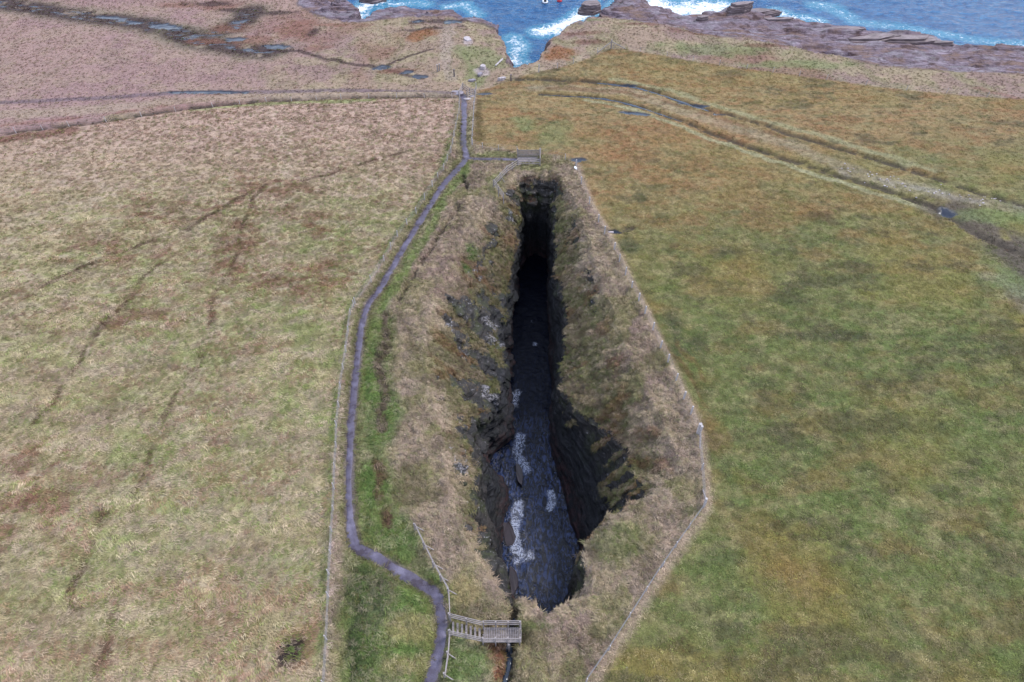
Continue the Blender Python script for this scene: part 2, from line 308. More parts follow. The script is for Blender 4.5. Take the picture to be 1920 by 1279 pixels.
# undercuts: sea cave in the left wall, recess at the head, recess on the right
cave = np.exp(-((Y - 39.5) / 2.2) ** 2) * ss(-6.5, -8.5, Zt) * leftside * ing; Xd -= 2.3 * cave
Xd -= .8 * np.exp(-((Y - 29) / 5) ** 2) * ss(-5, -8, Zt) * leftside * ing
endm = (ef > .02) & (ef < .999) & (X > KK[1]) & (X < KK[4]); Yd += .9 * ss(-7, -10, Zt) * ss(72.5, 73.5, Y) * ing * (Zt < Z0 - 2)
# coast cliffs: blocky
cd = steep_c * (1 - ing); bc = (vn3(X * .35, Y * .35, Zt * .8, 81) - .5) * 2.0 + (vn3(X * .9, Y * .9, Zt * 2, 82) - .5) * .9
Xd += N[..., 0] * bc * cd; Yd += N[..., 1] * bc * cd
# far from the geo keep tiny roughness only
Nf = grads(Xd, Yd, Zd)

# ------------------------------------------------------------------ colours of the cover (albedo)
x = X.ravel(); y = Y.ravel(); zt = Zt.ravel()
def mixc(C, col, m): return C + (np.asarray(col)[None, :] - C) * np.clip(m, 0, 1)[:, None]
straw = lin(176, 156, 140); pale = lin(190, 170, 150); green = lin(128, 142, 78); bright = lin(104, 140, 60)
rust = lin(140, 98, 66); brown = lin(116, 84, 72); olive = lin(122, 116, 62); heath = lin(150, 124, 116); dark = lin(78, 70, 62)
peat = lin(62, 44, 46); redp = lin(126, 84, 68); mauve = lin(146, 120, 124)
f1 = fbm(x * .09, y * .09, 201, 5); f2 = fbm(x * .28, y * .28, 202, 4); f3 = fbm(x * .9, y * .9, 203, 3)
f4 = fbm(x * .045 + 5, y * .045, 204, 4); f5 = fbm(x * .5 + 40, y * .22, 205, 4)
fl_ = M['Z']['fl']; fr = M['Z']['fr']; yard = M['Z']['yard']
C = np.repeat(lin(156, 134, 116)[None, :], len(x), 0)
C = mixc(C, lin(142, 118, 112), ss(.45, .62, f1) * .7); C = mixc(C, lin(160, 146, 116), ss(.5, .68, f2) * .7); C = mixc(C, lin(128, 122, 88), ss(.55, .72, f5) * .5)
C = mixc(C, redp, ss(.66, .74, f4) * .5)
# left field
L = np.repeat(lin(178, 158, 128)[None, :], len(x), 0)
L = mixc(L, lin(142, 150, 94), (.22 + .60 * ss(.3, .7, fbm(x * .30, y * .42, 222, 6, .66))) * ss(100, 55, y) * (.55 + .45 * ss(-60, -20, x)))
L = mixc(L, straw, ss(.46, .62, fbm(x * .5, y * 1.2, 206, 5, .6)) * .5)
L = mixc(L, brown, ss(.52, .70, fbm(x * .3, y * .45, 207, 6, .66)) * .32)
L = mixc(L, lin(182, 152, 140), ss(62, 92, y) * .7); L = mixc(L, lin(172, 146, 122), ss(24, 15, y) * .45)
def blob(pts, r, z=None):
    m = np.zeros(len(x))
    for q in pts:
        cx, cy = P(q[0], q[1], z); rx = r if len(q) < 3 else q[2]; ry = rx if len(q) < 4 else q[3]
        k = (np.abs(x - cx) < 2.2 * rx) & (np.abs(y - cy) < 2.2 * ry)
        if not k.any(): continue
        d = np.hypot((x[k] - cx) / rx, (y[k] - cy) / ry) + 1.1 * (fbm(x[k] * .5, y[k] * .5, 208, 4) - .5)
        m[k] = np.maximum(m[k], ss(1.15, .45, d))
    return m
def stroke(pts, w, seed=0, br=0.0, z=None):
    d, _ = dpoly(x + .9 * (vn(x * .5, y * .5, seed + 300) - .5), y + .9 * (vn(x * .5, y * .5, seed + 301) - .5), PL(pts, z))
    m = ss(w, w * .35, d)
    if br: m = m * ss(br - .12, br + .12, fbm(x * .4, y * .4, seed + 302, 3))
    return m
L = mixc(L, lin(120, 76, 62), ss(.40, .58, fbm(x * .7, y * 1.2, 219, 4)) * blob([(460, 350, 3, 3), (440, 470, 3, 9), (210, 470, 9, 3), (560, 520, 7, 4), (330, 400, 8, 3), (40, 960, 4, 3), (80, 860, 5, 3), (240, 600, 6, 2.5), (610, 420, 5, 3), (380, 390, 12, 3), (520, 350, 6, 4)], 4) * .65)
L = mixc(L, lin(118, 78, 66), stroke([(0, 262), (60, 250), (120, 246)], 2.2, 1) * .8)
for i, st in enumerate([[(490, 340), (420, 520), (360, 690), (290, 800), (250, 960)], [(300, 490), (200, 600), (60, 800)], [(190, 955), (150, 1060), (130, 1150)], [(215, 1120), (175, 1279)], [(560, 340), (700, 300), (760, 285)], [(470, 360), (330, 440), (200, 475), (40, 560)]]):
    L = mixc(L, lin(84, 62, 48), stroke(st, .45, 10 + i, .36) * .85)
L = mixc(L, lin(132, 146, 84), stroke([(360, 204), (500, 193), (640, 190), (700, 189)], 1.2, 30) * .7)
L = mixc(L, pale, stroke([(500, 200), (530, 260), (540, 330)], 1.6, 31, .4) * .4)
L = mixc(L, lin(128, 78, 58), blob([(545, 1195, 1.3, 1.5), (558, 1230, 1.5, 1.3), (572, 1190, 1, 1)], 1) * .55); L = mixc(L, lin(46, 38, 38), blob([(545, 1225, 1.1, 1.2)], 1) * .95)
L = mixc(L, lin(118, 128, 70), ss(1.3, .5, dpoly(x, y, FIELD_L[7:26])[0]) * ss(.35, .6, f3) * .8)
C = C + (L - C) * fl_[:, None]
# right field
R = np.repeat(lin(110, 114, 68)[None, :], len(x), 0)
gfar = ss(38, 72, y); og = np.clip(ss(44, 82, y) * (.45 + .55 * ss(70, 10, x)) + ss(78, 90, y) * .75 + .25 * ss(3.5, 0, dpoly(x, y, FENCE_R)[0]) + .5 * (f1 - .5), 0, 1)
R = mixc(R, lin(152, 122, 86), og * .9); R = mixc(R, lin(92, 108, 56), (.1 + .6 * ss(.3, .7, fbm(x * .3, y * .4, 223, 6, .66))) * (1 - .7 * og))
R = mixc(R, rust, ss(.44, .68, fbm(x * .2, y * .34, 210, 6, .64)) * (.36 + .25 * og)); R = mixc(R, lin(152, 140, 100), ss(.46, .70, fbm(x * .7, y * 1.1, 211, 5, .66)) * .5)
R = mixc(R, lin(82, 84, 54), ss(.50, .70, fbm(x * .5, y * .8, 212, 6, .64)) * .5); R = mixc(R, lin(132, 120, 62), ss(.46, .66, f1) * (.5 - .3 * og)); R = mixc(R, lin(74, 70, 50), ss(.6, .7, fbm(x * .16, y * .3, 226, 6, .66)) * .55)
R = mixc(R, lin(68, 70, 48), blob([(1200, 370, 1, 2), (1540, 410, 2, 2), (1590, 500, 3, 1), (1480, 560, 3, 1.4), (1310, 640, 1.5, 2), (1270, 620, 1.2, 3), (1900, 640, 6, 1.4), (1830, 660, 5, .7), (1560, 630, 7, .8), (1640, 800, 5, 2), (1150, 850, 1, 1), (1180, 458, 1.2, 2)], 2) * .6)
R = mixc(R, lin(150, 98, 58), blob([(1160, 290, 5, 4), (1100, 250, 6, 3), (930, 215, 4, 3), (1250, 250, 9, 2.5), (1400, 370, 6, 3), (1500, 400, 6, 3), (1340, 820, 1.5, 2), (1500, 1080, 3, 2), (1220, 760, 1.2, 3), (1300, 230, 8, 3)], 4) * .2)
R = mixc(R, lin(112, 128, 80), blob([(980, 230, 3, 3), (1040, 250, 3, 5)], 3) * .5)
R = mixc(R, lin(92, 76, 44), stroke([(897, 190), (897, 225), (900, 262)], .9, 40) * .7)
R = mixc(R, lin(96, 86, 52), stroke([(1186, 540), (1240, 640), (1290, 700), (1330, 760)], .8, 41, .45) * .7)
for i, st in enumerate([[(1255, 650), (1300, 720), (1330, 770)], [(1270, 640), (1320, 710)]]): R = mixc(R, lin(110, 84, 52), stroke(st, .3, 42 + i) * .5)
R = mixc(R, lin(160, 148, 130), stroke([(1000, 165), (1180, 172), (1330, 225), (1480, 270), (1620, 330), (1800, 372), (1930, 395)], 2.2, 44) * .35)
R = mixc(R, lin(172, 164, 160), stroke([(1580, 322), (1680, 345), (1800, 372), (1900, 388)], .9, 45, .5) * .35)
R = mixc(R, lin(112, 78, 50), stroke([(1030, 166), (1150, 170), (1250, 188), (1400, 238), (1500, 262)], .9, 46, .4) * .6)
R = mixc(R, lin(158, 154, 120), stroke([(1100, 187), (1200, 208), (1330, 260), (1450, 302), (1560, 338), (1650, 365), (1750, 398)], .7, 47) * .8)
R = mixc(R, lin(152, 148, 112), stroke([(1150, 148), (1250, 166), (1330, 195), (1450, 228), (1600, 272), (1750, 320)], .9, 48) * .7)
mud = lin(82, 72, 70)
R = mixc(R, lin(92, 82, 74), stroke([(1780, 395), (1850, 432), (1930, 490), (1960, 560)], 4.6, 49, .30) * .9); R = mixc(R, lin(112, 128, 78), blob([(1865, 405, 5, 2.2), (1900, 530, 2, 3)], 3) * .6)
R = mixc(R, lin(150, 140, 126), blob([(1910, 560, 1.5, 3), (1860, 520, 2, 1)], 3) * .25)
C = C + (R - C) * fr[:, None]
C = mixc(C, lin(172, 150, 132), ss(1.1, .2, dpoly(x, y, FENCE_R[6:])[0]) * .8)
C = mixc(C, lin(196, 172, 164), ss(.34, .12, dpoly(x + .12 * (vn(x * 2, y * 2, 241) - .5), y, FIELD_L[12:26])[0]) * (.5 + .5 * vn(x * 2, y * 1.2, 242)))
# yard between the fences
S = np.repeat(lin(166, 146, 128)[None, :], len(x), 0)
S = mixc(S, lin(152, 128, 118), ss(.45, .6, f1) * .7); S = mixc(S, lin(132, 128, 82), ss(.52, .66, f2) * .7); S = mixc(S, lin(180, 162, 130), ss(.5, .65, f3) * .5)
S = mixc(S, lin(98, 84, 70), ss(.56, .68, fbm(x * .5, y * .5, 214, 4)) * .5)
dpth = M['dp']
def zone(pts, e=.8): return ss(-e, e, sd(x + 1.2 * (fbm(x * .5, y * .5, 225, 3) - .5), y, PL(pts)))
S = mixc(S, lin(110, 124, 70), np.maximum(zone([(690, 575), (728, 565), (738, 640), (730, 760), (735, 850), (745, 950), (785, 1000), (832, 1095), (812, 1100), (670, 1020), (660, 800), (676, 640)]), zone([(648, 1030), (700, 1050), (812, 1115), (826, 1170), (815, 1290), (630, 1290)])) * (.55 + .4 * ss(.35, .6, f2)))
S = mixc(S, lin(98, 122, 64), blob([(715, 800, 1.8, 5), (700, 900, 1.4, 4), (740, 1010, 2, 3), (700, 1120, 1.6, 3), (800, 1085, 1.6, 1), (690, 700, 1, 4), (690, 1200, 1.6, 3), (770, 1120, 2.6, 1.8), (880, 1240, 2, 1.5), (850, 1250, 1.5, 2), (868, 470, .01, .01), (760, 1230, 1.5, 1)], 2) * .85)
S = mixc(S, lin(112, 136, 66), stroke([(880, 305), (850, 345), (800, 430), (750, 520), (712, 580)], .8, 50) * .7)
S = mixc(S, lin(58, 70, 44), stroke([(678, 1040), (668, 1120), (664, 1200), (660, 1279)], .75, 51) * .75); S = mixc(S, lin(70, 78, 52), blob([(708, 1100, 1.5, 2.0), (690, 1230, .8, 2)], 2) * .6)
S = mixc(S, lin(92, 76, 68), stroke([(722, 590), (716, 660), (714, 700), (716, 770), (720, 800)], .7, 52, .2) * .9); S = mixc(S, lin(100, 72, 60), stroke([(708, 870), (716, 900), (720, 950), (722, 990)], .65, 53, .2) * .9)
S = mixc(S, lin(86, 84, 70), blob([(720, 1100, 1.6, 1.8), (700, 1150, 1.2, 2)], 2) * .55)
S = mixc(S, lin(176, 160, 112), blob([(770, 1180, 2.4, 1.3), (880, 1110, 1.6, 1.2), (760, 1250, 2, 1)], 2) * .6)
S = mixc(S, lin(120, 130, 70), ss(1.5, .5, dpth) * .6)
S = mixc(S, lin(132, 136, 84), blob([(930, 290, 3, .8), (1000, 315, 3, 1.2), (930, 340, 1.5, 2)], 2) * .6)
S = mixc(S, lin(128, 80, 62), blob([(930, 1225, .8, .9), (922, 1210, .6, .5), (935, 1260, .5, .8)], 1) * .9)
S = mixc(S, lin(92, 112, 52), blob([(1000, 1175, 2, .4), (1160, 1020, 2, 2), (1290, 960, 1.2, .8)], 2) * .45)
# banks of the geo
holef = hole.ravel(); ingf = ing.ravel(); lf = leftside.ravel()
S = mixc(S, lin(132, 114, 90), ss(.5, 3.5, holef) * .8); S = mixc(S, lin(104, 106, 66), ss(.42, .62, fbm(x * .5, y * .6 + zt * .4, 216, 5, .6)) * ss(.3, 2, holef) * .65); S = mixc(S, lin(88, 76, 64), ss(.5, .62, fbm(x * .8, y * .8, 221, 5, .6)) * ss(1, 4, holef) * .6)
S = mixc(S, lin(120, 84, 62), ss(.56, .68, fbm(x * .4 + 8, y * .6, 217, 4)) * ingf * .6); S = mixc(S, lin(80, 102, 52), blob([(877, 487, 1, 1.5), (868, 515, .7, 1)], 1, -3) * ingf)
S = mixc(S, lin(82, 90, 56), ss(3.5, 8, holef) * .5); S = mixc(S, lin(78, 56, 48), (ef_up.ravel() > .08) * (y > 72.5) * (y < 77.5) * (holef > .1) * (x > 1) * (x < 6.5) * (.5 + .5 * vn(x * 2, y * 2, 218)))
C = C + (S - C) * yard[:, None]
# the heath by the sea
H = 1 - np.maximum.reduce([fl_, fr, yard])
def onH(col, m): 
    global C; C = mixc(C, col, m * H)
onH(lin(160, 126, 128), ss(-15, -60, x) * .5)
onH(lin(164, 146, 126), stroke([(0, 215), (200, 205), (500, 180), (850, 180)], 2.5, 60) * .6)
onH(lin(108, 92, 100), ss(1.1, .4, dpoly(x, y, LTRACK)[0]) * .75); onH(lin(108, 86, 72), ss(.7, .2, dpoly(x, y, LDYKE)[0]) * .6 * ss(.3,.5,f3))
onH(lin(142, 104, 96), stroke([(0, 240), (150, 222), (300, 205)], 1.6, 61, .45) * .7)
bog = [[(-60, -12), (20, 8), (100, 22), (200, 35), (270, 45), (330, 62), (385, 72), (430, 55), (455, 38), (470, 22)], [(330, 62), (375, 80), (440, 92), (500, 98)]]
for i, st in enumerate(bog): onH(lin(126, 118, 98), stroke(st, 6, 62 + i) * .6); onH(peat, stroke(st, 4.2, 62 + i, .32) * .9)
onH(peat, stroke([(440, 92), (470, 100), (500, 96)], 1.4, 64) * .7); onH(peat, stroke([(500, 98), (560, 97), (600, 108), (640, 118), (715, 130), (790, 150)], .9, 65) * .8); onH(peat, stroke([(810, 104), (770, 110), (730, 124)], .5, 66) * .8)
onH(redp, blob([(430, 55, 5, 3), (380, 78, 5, 2), (560, 55, 5, 6), (575, 60, 3, 4), (470, 75, 5, 3), (600, 48, 9, 1), (590, 90, 3, 2), (740, 136, 4, 1), (345, 10, 6, 2), (410, 12, 6, 3)], 3) * .6)
onH(peat, blob([(815, 44, 6, 1.6), (790, 44, 3.4, 1.6), (800, 60, 5, 1.1), (863, 57, 1.2, .8), (395, 8, 6, 1.6), (440, 20, 4, 1.2), (520, 25, 5, 1.4), (590, 60, 1.4, 3)], 3) * .8)
onH(lin(140, 92, 58), blob([(800, 70, 3, 2.5), (1045, 105, 3, 3.2), (1060, 100, 3, 2), (780, 75, 2, 3)], 3) * .85)
onH(lin(110, 126, 76), blob([(885, 110, 4, 3), (1120, 40, 3, 1), (895, 140, 2, 4), (920, 120, 4, 3), (1350, 95, 12, 3), (1500, 120, 12, 2)], 3) * .55)
onH(lin(168, 152, 142), stroke([(845, 60), (838, 95), (835, 130), (845, 150)], 1.6, 67) * .5)
onH(lin(104, 58, 50), blob([(1340, 62, 12, 2.2), (1200, 50, 6, 1.2), (1750, 122, 8, 1.2), (1100, 85, 4, 1.5), (1090, 70, 4, 1.2), (1450, 85, 6, 1)], 3) * .6)
onH(lin(120, 74, 52), blob([(1360, 88, .1, .1)], 3))
onH(lin(176, 160, 158), blob([(878, 92, .9, 1.8), (905, 135, 1.2, 1.2)], 1) * .9); onH(lin(140, 104, 92), stroke([(1830, 165), (1930, 190)], 1.0, 68) * .7)
# ditches and pools
dm = M['ditch']; pool = poolmask(x, y)
C = mixc(C, lin(66, 58, 50), dm * .85 * ss(.25, .5, fbm(x * 1.1, y * 1.1, 240, 3))); C = mixc(C, lin(46, 46, 50), pool * .9)
C = mixc(C, lin(96, 82, 96), ss(.7, .3, dpth) * .8); C = mixc(C, lin(88, 70, 56), ss(.95, .55, dpth) * ss(.3, .55, dpth) * .4)
C *= (0.86 + .28 * vn(x * 2.1, y * 2.1, 230))[:, None]
wetf = np.maximum(pool, np.zeros_like(pool)); 
bogm = np.maximum(stroke(bog[0], 2.4, 62), stroke(bog[1], 1.6, 63)) * ss(.54, .64, fbm(x * .6, y * 1.4, 235, 5, .6)) * H
wetf = np.maximum(wetf, bogm)
dens_yard = yard * .9 * (1 - .5 * ss(10, 14, holef)); 

# ------------------------------------------------------------------ materials
def newmat(name):
    m = bpy.data.materials.new(name); m.use_nodes = True; nt = m.node_tree
    return m, nt, nt.nodes['Principled BSDF'], nt.nodes, nt.links
class NT:
    def __init__(s, nt): s.nt = nt
    def node(s, t, **k):
        n = s.nt.nodes.new(t)
        for a, b in k.items(): setattr(n, a, b)
        return n
    def link(s, a, b): s.nt.links.new(a, b)
    def noise(s, vec, scale, detail=4, rough=.55, dist=0):
        n = s.node('ShaderNodeTexNoise'); n.inputs['Scale'].default_value = scale; n.inputs['Detail'].default_value = detail
        n.inputs['Roughness'].default_value = rough; n.inputs['Distortion'].default_value = dist; s.link(vec, n.inputs['Vector']); return n.outputs[0]
    def mapping(s, vec, sc, rot=(0, 0, 0)):
        n = s.node('ShaderNodeMapping'); n.inputs['Scale'].default_value = sc; n.inputs['Rotation'].default_value = rot; s.link(vec, n.inputs[0]); return n.outputs[0]
    def rng(s, v, a, b, c, d):
        n = s.node('ShaderNodeMapRange'); s.link(v, n.inputs[0])
        for i, q in enumerate((a, b, c, d)): n.inputs[1 + i].default_value = q
        return n.outputs[0]
    def mix(s, f, a, b, mode='MIX'):
        n = s.node('ShaderNodeMix'); n.data_type = 'RGBA'; n.blend_type = mode
        for v, i in ((f, 0), (a, 6), (b, 7)):
            if isinstance(v, (int, float)): n.inputs[i].default_value = v
            elif isinstance(v, (tuple, list, np.ndarray)): n.inputs[i].default_value = (*v[:3], 1)
            else: s.link(v, n.inputs[i])
        return n.outputs[2]
    def math(s, op, a, b=None):
        n = s.node('ShaderNodeMath'); n.operation = op
        for v, i in ((a, 0), (b, 1)):
            if v is None: continue
            if isinstance(v, (int, float)): n.inputs[i].default_value = v
            else: s.link(v, n.inputs[i])
        return n.outputs[0]
    def attr(s, name, kind='GEOMETRY'):
        n = s.node('ShaderNodeAttribute'); n.attribute_name = name; n.attribute_type = kind; return n
    def ramp(s, f, stops):
        n = s.node('ShaderNodeValToRGB'); s.link(f, n.inputs[0]); e = n.color_ramp.elements
        while len(e) < len(stops): e.new(.5)
        for i, (p, c) in enumerate(stops): e[i].position = p; e[i].color = (*c[:3], 1)
        return n.outputs[0]
    def bump(s, h, strength, dist, nrm=None):
        n = s.node('ShaderNodeBump'); n.inputs['Strength'].default_value = strength; n.inputs['Distance'].default_value = dist
        s.link(h, n.inputs['Height'])
        if nrm is not None: s.link(nrm, n.inputs['Normal'])
        return n.outputs[0]

m_ground, nt, bs, _, _ = newmat('moorland_ground'); g = NT(nt)
pos = g.node('ShaderNodeNewGeometry').outputs['Position']
col = g.attr('cover').outputs[0]; rk = g.attr('rock').outputs[2]; wt = g.attr('wet').outputs[2]; shr = g.attr('shore').outputs[2]
st1 = g.noise(g.mapping(pos, (1.2, 4.5, 2), (0, 0, .25)), 1.6, 5, .65, 1.2); st2 = g.noise(pos, 7, 5, .7); st3 = g.noise(pos, 1.1, 3, .6)
v = g.math('MULTIPLY', g.rng(st1, .3, .7, .66, 1.36), g.rng(st2, .3, .7, .66, 1.36))
cc = g.mix(1.0, col, g.mix(1.0, (1, 1, 1), (1, 1, 1)), 'MULTIPLY')
lic = g.attr('lichen').outputs[2]
vm = g.node('ShaderNodeVectorMath'); vm.operation = 'SCALE'; g.link(cc, vm.inputs[0]); g.link(v, vm.inputs[3]); cgrass = vm.outputs[0]
# geo rock: wet dark flagstone beds, with pale lichen and red stain
bed = g.noise(g.mapping(pos, (.25, .25, 3.2)), 1.5, 6, .65, .6); blkn = g.noise(pos, 1.3, 6, .65, .3); spk = g.noise(pos, 2.6, 6, .75)
rcol = g.ramp(g.math('ADD', g.math('MULTIPLY', bed, .5), g.math('MULTIPLY', blkn, .5)), [(.30, (.008, .008, .009)), (.46, (.024, .022, .021)), (.56, (.052, .044, .040)), (.68, (.105, .088, .08))])
rcol = g.mix(g.rng(g.noise(pos, .55, 4, .6), .5, .62, 0, .75), rcol, (.045, .052, .018))
rcol = g.mix(g.rng(spk, .60, .66, 0, .8), rcol, (.36, .34, .36))
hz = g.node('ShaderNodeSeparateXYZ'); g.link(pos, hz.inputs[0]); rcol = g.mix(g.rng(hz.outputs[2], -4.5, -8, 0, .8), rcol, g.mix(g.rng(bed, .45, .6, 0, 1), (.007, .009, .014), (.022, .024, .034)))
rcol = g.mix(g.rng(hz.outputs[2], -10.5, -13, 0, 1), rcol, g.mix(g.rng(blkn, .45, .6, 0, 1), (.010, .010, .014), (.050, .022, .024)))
# shore flagstones
sbed = g.noise(g.mapping(pos, (.5, 1.6, 2.5), (0, 0, .18)), .9, 7, .7, .5); spat = g.noise(g.mapping(pos, (1, 1.5, 1)), .16, 5, .6)
scol = g.ramp(sbed, [(.30, (.055, .040, .045)), (.45, (.12, .085, .105)), (.58, (.21, .16, .195)), (.72, (.36, .30, .34))])
scol = g.mix(g.rng(spat, .5, .62, 0, .7), scol, (.19, .115, .075)); scol = g.mix(g.rng(g.noise(pos, .4, 5, .6), .56, .64, 0, .8), scol, (.06, .03, .028))
vor = g.node('ShaderNodeTexVoronoi'); vor.feature = 'DISTANCE_TO_EDGE'; g.link(g.mapping(pos, (.28, .6, .6), (0, 0, .15)), vor.inputs['Vector']); vor.inputs['Scale'].default_value = 1.4
scol = g.mix(g.rng(vor.outputs[0], .0, .035, .75, 0), scol, (.035, .025, .03))
fac_r = g.rng(g.math('ADD', rk, g.rng(g.noise(pos, 2.6, 6, .72), .3, .7, -.48, .48)), .42, .56, 0, 1)
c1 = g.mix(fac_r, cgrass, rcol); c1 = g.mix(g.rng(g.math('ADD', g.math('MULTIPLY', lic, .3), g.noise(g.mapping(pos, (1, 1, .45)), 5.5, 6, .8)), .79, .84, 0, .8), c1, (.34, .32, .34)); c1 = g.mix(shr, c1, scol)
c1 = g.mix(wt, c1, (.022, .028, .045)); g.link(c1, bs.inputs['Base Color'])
swet = g.math('MULTIPLY', g.rng(spat, .42, .5, .6, 0), shr)
ro = g.math('SUBTRACT', .95, g.math('MULTIPLY', fac_r, .42)); ro = g.math('SUBTRACT', ro, g.math('MULTIPLY', wt, .85)); ro = g.math('MAXIMUM', g.math('SUBTRACT', ro, swet), .07)
g.link(ro, bs.inputs['Roughness'])
hh = g.math('ADD', g.math('MULTIPLY', st1, .6), g.math('MULTIPLY', st2, .5)); hh = g.math('MULTIPLY', hh, g.math('SUBTRACT', 1, wt))
b1 = g.bump(hh, .8, .14); b2 = g.bump(g.math('MULTIPLY', g.math('ADD', blkn, bed), g.math('MAXIMUM', rk, shr)), 1, .35, b1); g.link(b2, bs.inputs['Normal'])
bs.inputs['Specular IOR Level'].default_value = .35

m_grass, nt, bs, _, _ = newmat('grass_blades'); g = NT(nt)
ic = g.attr('tint', 'INSTANCER').outputs[0]; g.link(ic, bs.inputs['Base Color']); bs.inputs['Roughness'].default_value = .9; bs.inputs['Specular IOR Level'].default_value = .15

m_path, nt, bs, _, _ = newmat('trodden_wet_gravel'); g = NT(nt); pos = g.node('ShaderNodeNewGeometry').outputs['Position']
n1 = g.noise(pos, .8, 5, .6); n2 = g.noise(pos, 14, 4, .7)
c = g.ramp(n1, [(.35, lin(66, 54, 64)), (.48, lin(82, 74, 92)), (.56, lin(96, 90, 110)), (.68, lin(122, 116, 136))]); vm = g.node('ShaderNodeVectorMath'); vm.operation = 'SCALE'; g.link(c, vm.inputs[0]); g.link(g.rng(n2, .3, .7, .8, 1.25), vm.inputs[3])
g.link(vm.outputs[0], bs.inputs['Base Color']); g.link(g.rng(n1, .4, .55, .2, .7), bs.inputs['Roughness']); g.link(g.bump(n2, .6, .03), bs.inputs['Normal'])

m_pud, nt, bs, _, _ = newmat('still_water'); g = NT(nt); pos = g.node('ShaderNodeNewGeometry').outputs['Position']
bs.inputs['Base Color'].default_value = (.03, .04, .06, 1); bs.inputs['Roughness'].default_value = .06; g.link(g.bump(g.noise(pos, 5, 3), .25, .03), bs.inputs['Normal'])

m_sea, nt, bs, _, _ = newmat('sea_water'); g = NT(nt); pos = g.node('ShaderNodeNewGeometry').outputs['Position']; fo = g.attr('foam').outputs[2]
w1 = g.noise(g.mapping(pos, (1, 2.2, 1), (0, 0, .3)), .55, 6, .62, .4); w2 = g.noise(g.mapping(pos, (1, 1.6, 1), (0, 0, -.2)), 2.2, 4, .6)
fn = g.noise(pos, .8, 9, .78, 1.2)
fm = g.rng(g.math('ADD', g.math('MULTIPLY', fo, .45), g.math('MULTIPLY', fn, 1.3)), .93, 1.08, 0, 1)
tq = g.mix(g.rng(g.math('ADD', fo, fn), .62, .95, 0, .75), g.mix(g.rng(w1, .35, .65, 0, 1), (.003, .050, .155), (.008, .108, .265)), (.05, .24, .36))
bs.inputs['Specular IOR Level'].default_value = .3
g.link(g.mix(fm, tq, (.80, .82, .85)), bs.inputs['Base Color']); g.link(g.rng(fm, 0, 1, .14, .8), bs.inputs['Roughness'])
g.link(g.bump(g.math('ADD', w1, g.math('MULTIPLY', w2, .35)), 1, .55), bs.inputs['Normal'])

m_geo, nt, bs, _, _ = newmat('geo_water'); g = NT(nt); pos = g.node('ShaderNodeNewGeometry').outputs['Position']; fo = g.attr('foam').outputs[2]
w1 = g.noise(g.mapping(pos, (1, 1.5, 1), (0, 0, .5)), 1.5, 6, .62, .8); w2 = g.noise(pos, 5, 4, .6, .5)
vo = g.node('ShaderNodeTexVoronoi'); vo.feature = 'DISTANCE_TO_EDGE'; vo.inputs['Scale'].default_value = 2.6
wv = g.node('ShaderNodeVectorMath'); wv.operation = 'ADD'; nz = g.node('ShaderNodeTexNoise'); nz.inputs['Scale'].default_value = 1.8; nz.inputs['Detail'].default_value = 5; g.link(pos, nz.inputs['Vector']); g.link(pos, wv.inputs[0]); g.link(nz.outputs[1], wv.inputs[1]); g.link(wv.outputs[0], vo.inputs['Vector'])
rn = g.noise(g.mapping(pos, (1, .8, 1), (0, 0, .4)), 1.5, 7, .7, 1.6); lace = g.rng(g.math('ABSOLUTE', g.math('SUBTRACT', rn, .5)), .0, .04, 1, 0)
fm = g.math('MULTIPLY', g.rng(g.math('ADD', g.math('MULTIPLY', fo, .6), g.math('MULTIPLY', g.noise(pos, 1.6, 8, .8), 1.1)), .80, 1.12, 0, 1.5), g.math('ADD', g.math('MULTIPLY', lace, 1.3), .12))
bs.inputs['IOR'].default_value = 1.36
stk = g.noise(g.mapping(pos, (2.4, 1.0, 1), (0, 0, -.35)), 1.15, 8, .72, 1.2); psky = g.attr('painted_sky').outputs[2]
wcol = g.mix(g.math('MULTIPLY', psky, g.rng(stk, .48, .60, 0, 1)), (.003, .004, .010), (.036, .058, .15)); g.link(g.math('ADD', .15, g.math('MULTIPLY', psky, .4)), bs.inputs['Specular IOR Level'])  # near sky reflection painted as blue streaks, far wall reflection as black; specular follows
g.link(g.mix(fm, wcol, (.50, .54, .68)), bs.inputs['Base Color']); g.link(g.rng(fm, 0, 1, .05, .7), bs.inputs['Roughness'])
g.link(g.bump(g.math('ADD', w1, g.math('MULTIPLY', w2, .3)), .8, .14), bs.inputs['Normal'])

def simple(name, c, r=.8, n=.25, sc=6, metal=0, stretch=(1, 1, 1)):
    m, nt, bs, _, _ = newmat(name); g = NT(nt); tc = g.node('ShaderNodeTexCoord').outputs['Object']
    nn = g.noise(g.mapping(tc, stretch), sc, 5, .65); vm = g.node('ShaderNodeVectorMath'); vm.operation = 'SCALE'; vm.inputs[0].default_value = c[:3]
    g.link(g.rng(nn, .3, .7, 1 - n, 1 + n), vm.inputs[3]); g.link(vm.outputs[0], bs.inputs['Base Color']); bs.inputs['Roughness'].default_value = r; bs.inputs['Metallic'].default_value = metal
    g.link(g.bump(nn, .5, .03), bs.inputs['Normal']); return m
m_post = simple('silvered_fence_timber', (.44, .40, .40), .85, .25, 5); m_wood = simple('weathered_timber', (.28, .245, .24), .85, .28, 5, 0, (1, 1, 4)); m_deck = simple('deck_boards', (.24, .205, .20), .8, .35, 6); m_wire = simple('galvanised_wire', (.30, .29, .30), .5, .1, 4, .6)
m_stone = simple('pale_stone', (.42, .37, .38), .85, .35, 3); m_dstone = simple('dark_flagstone', (.11, .09, .10), .7, .5, 1.2, 0, (.6, .6, 3)); m_white = simple('white_plastic', (.75, .76, .78), .5, .08, 3)
